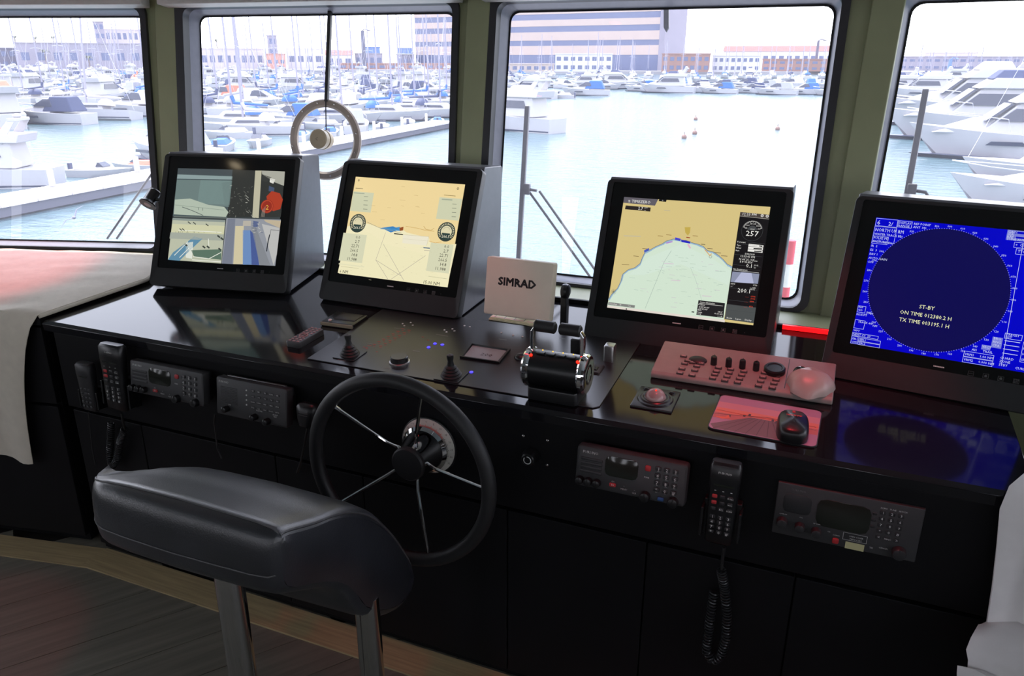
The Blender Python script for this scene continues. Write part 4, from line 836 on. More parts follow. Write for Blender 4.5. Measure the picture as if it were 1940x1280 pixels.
# handsets: body, screen, keys, cradle, cord
def coil(path, r, turns, wire, n=6, steps=12):
    pts = [Vector(p) for p in path]; segs = [(b-a).length for a, b in zip(pts[:-1], pts[1:])]; T = sum(segs); out = []
    N = turns*steps
    for i in range(N+1):
        d = T*i/N; k = 0
        while k < len(segs)-1 and d > segs[k]: d -= segs[k]; k += 1
        p = pts[k].lerp(pts[k+1], min(1, d/segs[k])); tg = (pts[k+1]-pts[k]).normalized(); x = tg.cross(Vector((0,1,0))).normalized(); y = x.cross(tg); a = 2*PI*i/steps
        out.append(p + (x*math.cos(a)+y*math.sin(a))*r)
    return MB().tube(out, wire, n)
def handset(corners, y0, tilt, label, keys=True, cord=None, group=None, small=False):
    c, w, h, rot = face(corners, y0, tilt); t = thing('phone_handset', label, 'handset', c, rot)
    rings = []
    for y, sx, z0, z1 in ((-0.5,0.80,-0.010,0.004), (-0.47,0.90,-0.014,0.008), (-0.2,0.92,-0.015,0.010), (0.1,0.95,-0.015,0.011), (0.3,1.0,-0.017,0.013), (0.46,1.0,-0.018,0.013), (0.5,0.9,-0.014,0.008)):
        hw = w*sx/2; b = 0.005; rings.append([(-hw,y*h,z0+b),(-hw+b,y*h,z0),(hw-b,y*h,z0),(hw,y*h,z0+b),(hw,y*h,z1-b),(hw-b,y*h,z1),(-hw+b,y*h,z1),(-hw,y*h,z1-b)])
    body = MB().loft(rings).build('body', 'dark_grey' if small else 'black_plastic', t, smooth=50)
    W = lambda x: -w/2+x*w; Y = lambda y: h/2-y*h
    key(t, 'earpiece', 0, Y(0.055), 0.0095, w*0.7, h*0.05, 'dark_grey', 0.003)
    key(t, 'screen', 0, Y(0.21), 0.0105, w*0.72, h*0.14, 'lcd_off', 0.002)
    if keys:
        for j in range(3):
            for k in range(3): key(t, 'red_key' if (k == 0 and j < 2) else 'key', W(0.24+0.26*k), Y(0.40+0.075*j), 0.0095, w*0.17, h*0.045, 'print_red' if (k == 0 and j < 2) else 'button_black')
        for j in range(4):
            for k in range(3): key(t, 'key', W(0.24+0.26*k), Y(0.65+0.062*j), 0.0085, w*0.17, h*0.042)
        Lt = [('FURUNO', 0, Y(0.125), h*0.026)] + [('-', W(0.24+0.26*k), Y(0.345), h*0.06) for k in range(3)] + [('RCL', W(0.5), Y(0.56), h*0.018), ('SCAN', W(0.76), Y(0.56), h*0.018), ('VOL', W(0.76), Y(0.485), h*0.018), ('FUNC', W(0.76), Y(0.41), h*0.018)]
        for j, row in enumerate((('1','2','3'), ('4','5','6'), ('7','8','9'), ('*','0','#'))):
            for k, ch in enumerate(row): Lt.append((ch, W(0.24+0.26*k), Y(0.665+0.062*j), h*0.035))
        letters(t, Lt, 0.0132)
    else:
        for j in range(5):
            for k in range(3): key(t, 'key', W(0.24+0.26*k), Y(0.53+0.09*j), 0.0085, w*0.17, h*0.05, 'grey_plastic')
    cr = MB(); d = FRONT_Y-y0
    cr.box(-w*0.62, w*0.62, -h*0.46, -h*0.02, -d*0.98-0.004+0.01, -0.016)
    for s in (-1, 1): cr.box(s*w*0.62-0.003, s*w*0.62+0.003, -h*0.44, -h*0.08, -0.03, 0.006)
    cr.build('cradle', 'black_plastic', t, bevel=0.002)
    if cord:
        pts = [hit(px, py, (0, yy, 0), (0,1,0)) for px, py, yy in cord]; M = Matrix.LocRotScale(t.location, t.rotation_euler, None).inverted()
        L = sum((b-a).length for a, b in zip(pts[:-1], pts[1:]))
        st = pts[:2]; MB().tube([M @ p for p in st], 0.0035, 8).build('cord_sleeve', 'black_rubber', t)
        cc = coil(pts[1:], 0.0085, int(L/0.0085), 0.0022); cc.xf(M); cc.build('coiled_cord', 'cord_black', t)
    return t
mat('cord_black', (0.02, 0.02, 0.022), 0.28, var=0)
handset([(1344,868),(1405,880),(1391,1034),(1336,1024)], 1.405, R(4), 'black keypad phone handset right of wheel, long coiled cord hanging', True, [(1372,1036,1.40),(1366,1078,1.41),(1372,1110,1.425),(1377,1160,1.43),(1376,1205,1.43),(1366,1240,1.43),(1350,1252,1.43),(1338,1232,1.43),(1344,1180,1.43),(1353,1120,1.432)])
handset([(192,648),(236,656),(240,780),(203,770)], 1.405, R(4), 'black keypad phone handset left of grey radio, coiled cord below', True, [(230,782,1.40),(236,812,1.42),(228,835,1.428),(222,870,1.43),(212,885,1.43),(208,860,1.432),(211,800,1.434)])
handset([(146,684),(174,690),(186,782),(160,772)], 1.415, R(2), 'small dark satellite phone on console front beside hanging cloth', False, small=True)
cdm = MB().tube([hit(px, py, (0,1.44,0), (0,1,0)) for px, py in ((168,780),(172,820),(175,850),(181,880))], 0.002, 6); cdt = tag(cdm.build('phone_cable', 'cord_black'), 'thin black cable hanging below the satellite phone', 'cable')
# palm microphone with its cord
c, w, h, rot = face([(563,758),(602,766),(600,812),(565,806)], 1.40, R(20)); t = thing('palm_microphone', 'black palm microphone clipped to console front beside steering wheel', 'microphone', c, rot)
rings = []
for y, sx, z1 in ((-0.5,0.55,0.008), (-0.3,0.72,0.014), (0.05,0.9,0.018), (0.3,1.0,0.020), (0.45,0.85,0.016), (0.5,0.6,0.010)):
    hw = w*sx/2; rings.append([(-hw,y*h,-0.008),(hw,y*h,-0.008),(hw,y*h,z1*0.5),(hw*0.75,y*h,z1*0.9),(hw*0.3,y*h,z1),(-hw*0.3,y*h,z1),(-hw*0.75,y*h,z1*0.9),(-hw,y*h,z1*0.5)])
MB().loft(rings).build('body', 'black_plastic', t, smooth=60)
for k in range(3): key(t, 'grille_slot', 0, h*0.18-k*0.006, 0.0175, w*0.45, 0.002, 'grey_plastic', 0.0015)
M = Matrix.LocRotScale(t.location, t.rotation_euler, None).inverted(); MB().tube([M @ hit(px, py, (0,yy,0), (0,1,0)) for px, py, yy in ((582,810,1.40),(578,835,1.42),(571,870,1.44),(563,895,1.44))], 0.003, 8).build('cord', 'cord_black', t)
MB().box(-0.012, 0.012, -0.012, 0.012, -0.052, -0.008).build('clip', 'black_plastic', t)
# cable of the alarm set
tag(MB().tube([hit(px, py, (0,yy,0), (0,1,0)) for px, py, yy in ((407,785,1.42),(406,800,1.43),(409,825,1.44),(412,850,1.44),(420,868,1.44))], 0.0022, 6).build('microphone_cable', 'cord_black'), 'thin black cable hanging below the grey alarm set', 'cable')
# key switch with four screws
x, z = fas(1007, 862); t = thing('rotary_switch', 'black round switch with white ring between four screws', 'switch', (x, FRONT_Y+0.002, z), (R(90),0,0))
MB().lathe([(0.020,0),(0.020,0.010),(0.017,0.016),(0.0155,0.026),(0.013,0.028),(0,0.028)], 24).build('knob', 'black_plastic', t); MB().ring(0, 0, 0.0075, 0.0095, 0.0285, 0, 24, 140, 460).build('ring_mark', 'print_white', t, smooth=None); MB().box(-0.0012, 0.0012, 0.014, 0.020, 0.009, 0.012).build('pointer', 'dark_grey', t)
for px, py in ((991,826),(1037,835),(991,872),(1036,881)):
    a, b = fas(px, py); MB().lathe([(0.0032,0),(0.0032,0.001),(0.0018,0.0022),(0,0.0022)], 12).build('screw', 'steel', t, (a-x, b-z, 0))

# ================================================================ steering wheel
WX, WZ, WY = -0.820, 0.627, 1.305
t = thing('steering_wheel', 'black rimmed ship steering wheel with five thin steel spokes', 'wheel', (WX, FRONT_Y+0.002, WZ), (R(90), 0, 0))
rz = FRONT_Y-WY
MB().torus(0.222, 0.0165, 72, 16, c=(0,0,rz)).build('rim', 'black_rubber', t, smooth=80)
MB().lathe([(0.040,0.026),(0.060,0.028),(0.052,0.034),(0.050,0.045),(0.041,0.085),(0.040,0.104),(0.036,0.104)], 40).build('hub', 'chrome', t)
MB().lathe([(0.0415,0.098),(0.0415,0.106),(0.038,0.110),(0.02,0.112),(0,0.1125)], 40).build('hub_cap', 'black_rubber', t)
for k, (px, py) in enumerate(((640,780), (795,757), (905,925), (808,1047), (640,955))):
    q = hit(px, py, (0, WY, 0), (0,1,0)); a = math.atan2(q.z-WZ, q.x-WX)
    ca, sa = math.cos(a), math.sin(a); MB().tube([(0.040*ca,0.040*sa,0.085), (0.070*ca,0.070*sa,0.102), (0.12*ca,0.12*sa,rz-0.028), (0.212*ca,0.212*sa,rz-0.002)], 0.0042, 10).build('spoke', 'chrome', t)
dl = MB(); dl.lathe([(0.074,0.0),(0.074,0.006),(0.071,0.008)], 48, 0); dl.lathe([(0.071,0.0079),(0.050,0.0210),(0.046,0.021)], 48, 1)
dial = dl.build('rudder_dial', ['black_plastic', 'dial_silver' if 'dial_silver' in MATS else mat('dial_silver', rgb(196,194,184), 0.35, metal=0.0, var=0.04)], t)
mk = MB()
for k in range(91):
    a = R(90-130+260*k/90.0); red = abs(a-R(90)) < R(52); L = 0.0085 if k % 5 == 0 else 0.006; f = lambda r: (r*math.cos(a), r*math.sin(a), 0.0212-(r-0.050)*0.624+0.0006)
    n = Vector((-math.sin(a), math.cos(a), 0))*0.0005; p0, p1 = Vector(f(0.0515)), Vector(f(0.0515+L)); mk.add([p0-n, p1-n, p1+n, p0+n], [(0,1,2,3)], 1 if red else 0)
mk.build('dial_scale', ['black_plastic', mat('scale_red', rgb(225,50,40), 0.4, var=0)], dial, smooth=None)
nums = MB()
for k, s in enumerate(('35','30','25','20','15','10','5','0','5','10','15','20','25','30','35')):
    a = R(90+120-240*k/14.0); nums.text(s, 0.0655*math.cos(a), 0.0655*math.sin(a)-0.002, 0.0052, 0.0135, 0, 'c')
nums.build('dial_numbers', 'black_plastic', dial, smooth=None)['kind'] = 'stuff'
MB().box(-0.0012, 0.0012, 0.044, 0.050, 0.052, 0.0535).build('pointer', 'scale_red', t)

# ================================================================ helm stool
mat('leather', (0.020, 0.021, 0.026), 0.32, spec=0.9, var=0.2, vscale=14, bump=0.2, bscale=420)
mat('piping', (0.055, 0.055, 0.058), 0.4, var=0)
XR, XL = -0.752, -1.212
st = thing('helm_stool', 'black leather helm stool with curled front edge on steel posts', 'stool', (-0.95, 0.98, 0))
topc = [(0.838,0.784),(0.87,0.774),(0.94,0.746),(1.00,0.727),(1.06,0.697),(1.115,0.650),(1.172,0.574),(1.219,0.490),(1.246,0.418)]
botc = [(1.236,0.378),(1.186,0.366),(1.12,0.392),(1.045,0.452),(1.00,0.530),(0.943,0.588),(0.866,0.636),(0.822,0.664),(0.812,0.69),(0.812,0.735),(0.820,0.770)]
prof = topc + botc
def arc(poly, n):                       # resample a closed outline smoothly
    P = [Vector(p) for p in poly]; m = len(P); out = []
    for i in range(m):
        p0, p1, p2, p3 = P[i-1], P[i], P[(i+1) % m], P[(i+2) % m]
        for k in range(n):
            t_ = k/n; a = 0.5*((2*p1)+(p2-p0)*t_+(2*p0-5*p1+4*p2-p3)*t_*t_+(3*p1-p0-3*p2+p3)*t_**3); out.append(a)
    return out
sm = arc(prof, 3); cen = Vector((1.0, 0.64))
_nT = len(topc)*3-2
def _lerp_list(Lp, t_): f = max(0, min(1, t_))*(len(Lp)-1); i = min(int(f), len(Lp)-2); return Lp[i].lerp(Lp[i+1], f-i)
def inset(d):                            # draw the outline in towards the middle of the pad
    T = sm[:_nT]; Bt = sm[_nT-1:][::-1]; out = []; mB = len(sm)-_nT
    for i, p in enumerate(sm):
        t_ = i/(_nT-1) if i < _nT else 1-(i-_nT+1)/(mB+1); tc_ = max(0.10, min(0.92, t_)); mid = (_lerp_list(T, tc_)+_lerp_list(Bt, tc_))/2; v_ = mid-p; out.append(p+v_*min(0.96, d/max(v_.length, 1e-4)))
    return out
def crown(x): return 0.012*(1-((x-(XL+XR)/2)/((XR-XL)/2))**2)
rings = []
stations = [(XR, 0.020), (XR-0.006, 0.009), (XR-0.016, 0.002), (XR-0.05, -0.002), (XR-0.12, -0.004), (-0.97, -0.006), (XL+0.13, -0.004), (XL+0.08, -0.001), (XL+0.06, 0.003), (XL+0.045, 0.007), (XL+0.03, 0.013), (XL+0.018, 0.020), (XL+0.008, 0.029), (XL, 0.038)]
RCN = 0.075
_inset0 = inset
def plan_round(x, p):                    # rounded left corner seen from above
    k = max(0.0, RCN-(x-XL)); dy = RCN-math.sqrt(max(0.0, RCN*RCN-k*k)); f = max(0.0, 1-(p.x-0.812)/(1.246-0.812)); return p.x+dy*f*f
for x, d in stations: rings.append([(x, plan_round(x, p), p.y) for p in inset(d)])
seat = MB().loft(rings, caps=(False, False))
def end_cap(x, d, puff, flip):
    o = inset(d); m = len(o); k0 = _nT; T = o[:k0]; Bt = [o[0]] + o[k0-1:][::-1]; N = 20
    def res(Lp):
        out = []
        for i in range(N+1):
            f = i/N*(len(Lp)-1); a_ = min(int(f), len(Lp)-2); out.append(Lp[a_].lerp(Lp[a_+1], f-a_))
        return out
    T, Bt = res(T), res(Bt[1:]); g = []
    for i in range(N+1): g.append([(x+puff*math.sin(PI*k/4)*math.sin(PI*(i+0.5)/(N+1)), plan_round(x, T[i].lerp(Bt[i], k/4)), T[i].lerp(Bt[i], k/4).y) for k in range(5)])
    vs = [p for r_ in g for p in r_]; fs = [(i*5+k, i*5+k+1, (i+1)*5+k+1, (i+1)*5+k) for i in range(N) for k in range(4)]
    seat.add(vs, [f[::-1] for f in fs] if flip else fs)
end_cap(XR, 0.020, 0.010, False); end_cap(XL, 0.038, -0.006, True)
wkid(seat, 'seat_cushion', 'leather', st, smooth=80)
def pipe(d, x, frac0, frac1, r=0.0024, extra=0.0): # piping along the outline on the end of the cushion
    m = len(sm); o = inset(d); return [(x, p.x, p.y) for p in o[int(m*frac0):int(m*frac1)]]
nt = len(topc)*3
o1 = inset(0.012)
wkid(MB().tube([(XR-0.004, p.x, p.y) for p in o1[0:nt-3]], 0.0024, 6), 'piping', 'piping', st)
o0 = inset(-0.001); b0 = o0[0]
def rear(x, f): # a point on the rear face at fraction f down from the top seam
    d = [s for s in stations if abs(s[0]-x) < 1e-6]; return None
rl = [(x, d) for x, d in stations[1:-2]]
wkid(MB().tube([(x, plan_round(x, inset(d)[0]), inset(d)[0].y) for x, d in rl], 0.0024, 6), 'piping', 'piping', st)
m = len(sm)
wkid(MB().tube([(x, plan_round(x, inset(d)[m-8]), inset(d)[m-8].y) for x, d in rl], 0.0020, 6), 'piping', 'piping', st)
for (x, y, z1) in ((-0.745-0.028, 1.085, 0.44), (-0.925, 0.882, 0.64)):
    MB().lathe([(0.0255,0.010),(0.0255,z1+0.03)], 28).build('post', 'steel', st, (x+0.95, y-0.98, 0)); MB().lathe([(0.075,0.0),(0.075,0.008),(0.07,0.012),(0.03,0.016),(0.027,0.03)], 32).build('floor_flange', 'brushed', st, (x+0.95, y-0.98, 0.004))

# ================================================================ things on the worktop
def on_top(name, label, cat, u, v, yaw=0.0, h=0.0005, group=None): return thing(name, label, cat, top_pt(u, v, h), (TILT, 0, yaw), group)
# throttle: twin levers over a drum
AX_H = 0.062; u, v = top_uv(1056, 703, AX_H); t = on_top('engine_throttle', 'black drum engine throttle with twin chrome levers', 'throttle', u, v, 0, 0.0034)
RM = Matrix.Rotation(R(90), 4, 'Y')
pillow(0.118, 0.085, 0.03, 0.012).build('base', 'black_plastic', t)
MB().lathe([(0.041,-0.058),(0.041,0.058)], 40, M=Matrix.Translation((0,0,AX_H)) @ RM).build('drum', 'black_plastic', t)
for s in (-1, 1):
    MB().lathe([(0.043,0),(0.046,0.004),(0.046,0.012),(0.042,0.017),(0.036,0.018)], 36, M=Matrix.Translation((s*0.056,0,AX_H)) @ (RM if s > 0 else RM @ Matrix.Rotation(PI,4,'X'))).build('end_ring', 'chrome', t)
    MB().lathe([(0.036,0),(0.034,0.014),(0.018,0.017),(0.016,0.012),(0,0.012)], 30, M=Matrix.Translation((s*0.058,0,AX_H)) @ (RM if s > 0 else RM @ Matrix.Rotation(PI,4,'X'))).build('end_cap', 'black_gloss', t)
for hh in [x*0.002 for x in range(40, 130)]:
    if top_uv(1062, 622, hh+0.0034)[1] <= v+0.004: LH = hh; break
else: LH = 0.17
for s in (-1, 1):
    arm = MB(); pts = [(s*0.058, 0.0, AX_H+0.038), (s*0.059, 0.002, LH-0.03), (s*0.058, 0.003, LH-0.012), (s*0.050, 0.003, LH), ]
    rings = []
    for p in pts: rings.append([(p[0]-0.004, p[1]-0.008, p[2]), (p[0]+0.004, p[1]-0.008, p[2]), (p[0]+0.004, p[1]+0.008, p[2]), (p[0]-0.004, p[1]+0.008, p[2])])
    lv = arm.loft(rings).build('lever', 'chrome', t, bevel=0.002)
    g = MB(); a, b = (s*0.0045, s*0.054); g.lathe([(0.010,0),(0.0135,0.003),(0.0135,abs(b-a)-0.003),(0.010,abs(b-a))], 20, M=Matrix.Translation((a,0.003,LH)) @ (RM if s > 0 else RM @ Matrix.Rotation(PI,4,'X'))); g.build('grip', 'black_rubber', lv)
mat('led_red', rgb(255,40,20), 0.3, var=0, emit=rgb(255,40,20), estr=1.6); mat('led_amber', rgb(255,190,60), 0.3, var=0, emit=rgb(255,190,60), estr=1.8)
for k in range(4):
    x = -0.036+0.024*k; key(t, 'drum_key', x, -0.008, AX_H+0.0405, 0.019, 0.015, 'dark_grey', 0.002); MB().sphere((0,0,0), 0.0015, 8, 5).build('amber_lamp', 'led_amber', t, (x, 0.004, AX_H+0.0418))
for s in (-1, 1): MB().sphere((0,0,0), 0.0035, 10, 6).build('red_lamp', 'led_red', t, (s*0.054, -0.022, AX_H+0.038))
# covered instrument with maker's name
u, v = top_uv(990, 616); sb = on_top('covered_display', 'small display under beige cover lettered SIMRAD', 'display', u, v, R(-1), 0.0005)
w, h = 0.195, 0.158; rot = (R(90)-R(14), 0, 0)
mat('cover_beige', rgb(224, 212, 192), 0.55, var=0.03, vscale=20)
cv = pillow(w, h, 0.028, 0.006, 0.004).build('sun_cover', 'cover_beige', sb, (0, 0.0, 0.030+h/2), rot); bold_text('SIMRAD', -0.004, 0.006, 0.0215, 0.0283, 1.06, 0.0011).build('maker_name', mat('print_dark', rgb(62,58,58), 0.5, var=0), cv, smooth=None)
br = MB(); br.box(-0.06, 0.06, 0.035, 0.075, 0.0, 0.012); br.box(-0.02, 0.02, 0.045, 0.065, 0.012, 0.10); br.build('bracket', 'black_plastic', sb, bevel=0.003)
for s in (-1, 1):
    MB().lathe([(0.010,0),(0.019,0.004),(0.021,0.012),(0.019,0.02),(0.010,0.024)], 20, M=RM).build('side_knob', 'black_plastic', sb, (s*0.1-(0.012 if s < 0 else 0), 0.04, 0.10))
ar = MB(); ar.loft([[(0.098,0.03,0.0),(0.116,0.03,0.0),(0.116,0.055,0.0),(0.098,0.055,0.0)], [(0.100,0.03,0.06),(0.118,0.03,0.06),(0.118,0.055,0.06),(0.100,0.055,0.06)], [(0.100,0.034,0.115),(0.114,0.034,0.115),(0.114,0.05,0.115),(0.100,0.05,0.115)]]); ar.build('yoke_arm', 'black_plastic', sb, bevel=0.003)
# folded paper under it
a = [top_uv(*q) for q in ((930,603), (1028,622), (1040,612), (944,594))]; u0 = sum(p[0] for p in a)/4; v0 = sum(p[1] for p in a)/4
pt = on_top('folded_chart', 'folded pale paper chart lying under the beige cover', 'paper', u0, v0-0.004, R(-3), 0.0008); mat('paper', rgb(220, 208, 176), 0.7, var=0.10, vscale=60); mat('paper_pink', rgb(222, 170, 160), 0.7, var=0.12, vscale=80)
pa = MB(); pa.box(-0.085, 0.085, -0.022, 0.02, 0, 0.004); pa.box(-0.082, 0.084, -0.018, 0.02, 0.0045, 0.008); pa.build('sheet', 'paper', pt, smooth=None)
pr = MB(); pr.rect(-0.08, -0.0165, 0.02, -0.010, 0.0084); pr.rect(0.03, -0.0165, 0.08, -0.012, 0.0084)
for k in range(5): pr.rect(-0.07+0.03*k, -0.016, -0.068+0.03*k, 0.01, 0.0086, 1)
pr.build('chart_print', ['paper_pink', 'print_grey'], pt, smooth=None)
# remote control and small box at the left of the plate
q = [top_uv(*p) for p in ((537,655), (572,662), (622,634), (585,627))]; u0 = sum(p[0] for p in q)/4; v0 = sum(p[1] for p in q)/4
ang = math.atan2((q[2][1]+q[3][1]-q[0][1]-q[1][1]), (q[2][0]+q[3][0]-q[0][0]-q[1][0]))-PI/2; Lr = math.hypot((q[2][0]+q[3][0]-q[0][0]-q[1][0])/2, (q[2][1]+q[3][1]-q[0][1]-q[1][1])/2); Wr = 0.046
t = on_top('remote_control', 'dark remote control with red-lit buttons lying on the worktop', 'remote', u0, v0, ang)
pillow(Wr, Lr, 0.016, 0.008, 0.004).build('body', 'dark_grey', t); mat('rc_button', rgb(150,110,110), 0.5, var=0)
for j in range(9):
    for k in range(3):
        if j in (3, 4) and k != 1: continue
        key(t, 'button', -0.013+0.013*k, -Lr*0.42+j*Lr*0.105, 0.0155, 0.008, 0.006, 'rc_button', 0.002)
MB().torus(0.011, 0.002, 20, 8).build('navigation_ring', 'rc_button', t, (0, -Lr*0.42+3.5*Lr*0.105, 0.0165))
q = [top_uv(*p) for p in ((606,617), (662,627), (700,603), (646,594))]; u0 = sum(p[0] for p in q)/4; v0 = sum(p[1] for p in q)/4
t = on_top('tablet_case', 'small flat black case with pale front edge before the chart monitor', 'case', u0, v0, R(2)); pillow(0.105, 0.085, 0.012, 0.006).build('body', 'black_plastic', t); MB().box(-0.052, 0.052, -0.0445, -0.0415, 0.002, 0.012).build('front_edge', mat('edge_tan', rgb(150,142,120), 0.4, var=0.05), t, bevel=0.001); MB().lathe([(0.006,0),(0.006,0.003),(0.004,0.005),(0,0.005)], 14).build('clasp', 'brushed', t, (-0.028, -0.03, 0.012)); pillow(0.07, 0.05, 0.003, 0.004).build('lid_panel', 'dark_grey', t, (0.008, 0.008, 0.0115))
# radar keyboard
q = [top_uv(*p) for p in ((1232,716), (1576,770), (1588,708), (1262,667))]; KW = q[1][0]-q[0][0]; KD = 0.150; u0 = (q[0][0]+q[1][0])/2; v0 = q[0][1]+KD/2
t = on_top('control_keyboard', 'grey control keyboard with knobs and rows of keys, lit red', 'keyboard', u0, v0)
mat('kbd_grey', rgb(150, 138, 134), 0.42, var=0.05, vscale=40)
HF, HB = 0.016, 0.036
b = MB(); b.prism([(-KD/2, 0.002), (-KD/2+0.004, 0), (KD/2, 0), (KD/2, HB-0.004), (KD/2-0.004, HB), (-KD/2+0.006, HF+0.002), (-KD/2, HF-0.004)], -KW/2, KW/2, 'x'); b.build('case', 'kbd_grey', t, bevel=0.003)
KT = math.atan2(HB-HF-0.002, KD-0.010)
def kpos(px, py):
    u, vv = top_uv(px, py, 0.028); y = vv-v0
    for _ in range(3): zz = HF+0.002+(y+KD/2-0.006)*math.tan(KT); u, vv = top_uv(px, py, zz); y = vv-v0
    return u-u0, y, zz
kcap = pillow(0.0165, 0.0085, 0.0035, 0.002, 0.001, 2).mesh('key', mat('key_dark', rgb(70,62,62), 0.4, var=0))
pm_ = []
for (px, py) in [(1297,690),(1292,700),(1288,708),(1320,695),(1316,703),(1311,712),(1361,698),(1357,705),(1354,711),(1350,718),(1384,701),(1381,708),(1377,715),(1373,722),(1409,705),(1405,712),(1401,719),(1397,726),(1448,708),(1445,716),(1441,724),(1437,732),(1471,713),(1470,721),(1466,728),(1463,736),(1295,676),(1303,685),(1312,688),(1328,690)]:
    p = kpos(px, py); o = obj('key', kcap, t, p, (KT,0,0)); lt_ = MB()
    pm_.append((p[0], p[1], p[2]))
km = MB()
for p in pm_:
    for a, b2 in ((-0.006,0.0005), (-0.005,-0.0025)):
        q0 = Vector((p[0]+a, p[1]+b2, p[2]+0.0040+b2*math.tan(KT))); km.add([q0, q0+Vector((-2*a,0,0)), q0+Vector((-2*a,0.0013,0.0002)), q0+Vector((0,0.0013,0.0002))], [(0,1,2,3)])
km.build('key_lettering', mat('print_pink', rgb(225,190,186), 0.5, var=0), t, smooth=None)['kind'] = 'stuff'
for (px, py) in ((1352,684),(1380,688),(1406,691),(1432,695)):
    p = kpos(px, py+6); o = knob(t, p[0], p[1], p[2], 0.0075, 0.022); o.rotation_euler = (KT,0,0)
p = kpos(1467,704); o = MB().lathe([(0.024,0),(0.024,0.010),(0.021,0.013),(0.017,0.013),(0.015,0.011),(0,0.011)], 28).build('rotary_dial', 'black_plastic', t, p, (KT,0,0))
p = kpos(1322,683); o = MB().sphere((0,0,0), 0.022, 20, 6, sc=(1,0.8,0.35), v0=0).build('joy_pad', 'dark_grey', t, p, (KT,0,0))
p = kpos(1522,735); dv = MB().box(-0.0008, 0.0008, -KD*0.42, KD*0.42, 0, 0.001); dv.build('panel_groove', 'black_plastic', t, (kpos(1489,720)[0], 0, (HF+HB)/2+0.0012), (KT,0,0))
tb = thing('trackball_cover', 'rumpled grey cloth cover draped over the keyboard trackball', 'cover', top_pt(u0+kpos(1533,735)[0], v0+kpos(1533,735)[1], kpos(1533,735)[2]+0.001), (TILT+KT,0,0))
cvr = MB(); rr = []
for i in range(9):
    f = i/8.0; ring = []
    for j in range(28):
        a = 2*PI*j/28; rad = (0.046*(1-f**2.2)**0.5 if f < 1 else 0.0)*(1+0.10*math.sin(3*a+0.6)*(1-f)+0.05*math.sin(7*a)*(1-f)); ring.append((rad*math.cos(a)*1.05, rad*math.sin(a)*0.92+0.010*f, 0.040*f+0.002*math.sin(5*a)*f*(1-f)*3))
    rr.append(ring)
mat('cover_grey', rgb(170,160,152), 0.35, spec=0.6, var=0.05, vscale=30); cvr.loft(rr, 0, caps=(True, True)).build('cloth', 'cover_grey', tb, smooth=70); MB().sphere((0,0,0), 0.017, 16, 10, sc=(1,1,0.8)).build('ball', 'black_gloss', tb, (-0.022, 0.026, 0.020))
# trackball panel
q = [top_uv(*p) for p in ((1190,766), (1276,784), (1291,748), (1212,734))]; u0 = sum(p[0] for p in q)/4; v0 = sum(p[1] for p in q)/4
t = on_top('trackball_unit', 'small black trackball panel with three buttons, let into worktop', 'trackball', u0, v0)
pillow(0.092, 0.10, 0.004, 0.003, 0.0015).build('plate', 'black_plastic', t); MB().torus(0.029, 0.0055, 36, 10).build('ball_ring', 'black_plastic', t, (0, -0.004, 0.005)); MB().lathe([(0.040,0),(0.038,0.003),(0.030,0.0045)], 36).build('wrist_disc', 'black_plastic', t, (0,-0.004,0.004))
mat('ball_grey', rgb(150,140,138), 0.12, var=0.03); MB().sphere((0,0,0), 0.0235, 28, 12, v0=-10).build('ball', 'ball_grey', t, (0, -0.004, 0.006))
MB().sphere((0,0,0), 0.0022, 8, 6).build('ball_glint', 'led_red', t, (0.002, -0.010, 0.0285))  # glowing dot on the ball, a red glint put in as a part
for k in range(3): MB().sphere((0,0,0), 0.008, 14, 6, sc=(1,0.8,0.5), v0=0).build('button', 'black_gloss', t, (-0.029+0.029*k, 0.036, 0.004))
# mouse pad and mouse
q = [Vector(top_uv(*p)) for p in ((1330,811), (1541,849), (1563,785), (1375,748))]; u0 = sum(p[0] for p in q)/4; v0 = sum(p[1] for p in q)/4
t = on_top('mouse_pad', 'mouse pad printed with a pier at sunset', 'mouse pad', u0, v0, R(-1.5)); PWd, PHt = 0.215, 0.160
MB().prism(rrect(PWd, PHt, 0.014), 0, 0.003).build('pad', 'black_rubber', t)
pk = MB(); C = lambda r,g,b: ink(r,g,b,False)
pmats = [C(176,132,160), C(206,140,150), C(222,132,112), C(196,110,104), C(150,96,104), C(122,92,96), C(86,62,66), C(230,110,80)]
ol = rrect(PWd-0.004, PHt-0.004, 0.012)
pk.poly(ol, 0.0031, 0); H2 = PHt/2-0.014
def band(y0, y1, m, z): pk.rect(-PWd/2+0.003, y0, PWd/2-0.003, y1, z, m)
band(0.018, 0.045, 1, 0.00315); band(-0.005, 0.018, 2, 0.00318); band(0.000, 0.006, 7, 0.00322); band(-0.03, -0.005, 3, 0.0032)
pk.poly([(-0.03,-0.004), (0.03,-0.004), (0.08,-PHt/2+0.004), (-0.095,-PHt/2+0.004), (-0.104,-PHt/2+0.02)], 0.00326, 5)
for k in range(9): pk.line([(-0.028+0.007*k, -0.005), (-0.095+0.0215*k, -PHt/2+0.004)], 0.0012, 0.0033, 6)
pk.line([(-0.104,-0.014), (-0.04,-0.002), (0.0,0.008), (0.10,0.002)], 0.0016, 0.0034, 6); pk.line([(-PWd/2+0.005, 0.006), (-0.03,0.000), (0.03,0.002), (PWd/2-0.006,-0.012)], 0.001, 0.0034, 6)
for x, y, hh in ((-0.036,0.0,0.010), (-0.046,-0.006,0.008), (0.012,-0.006,0.010), (0.020,-0.012,0.012), (0.044,-0.034,0.026), (-0.075,-0.022,0.012)): pk.rect(x, y, x+0.005, y+hh, 0.00345, 6)
pk.poly([(-0.10,-0.026),(-0.08,-0.020),(-0.074,-0.010),(-0.070,-0.022),(-0.085,-0.032)], 0.0035, 7)
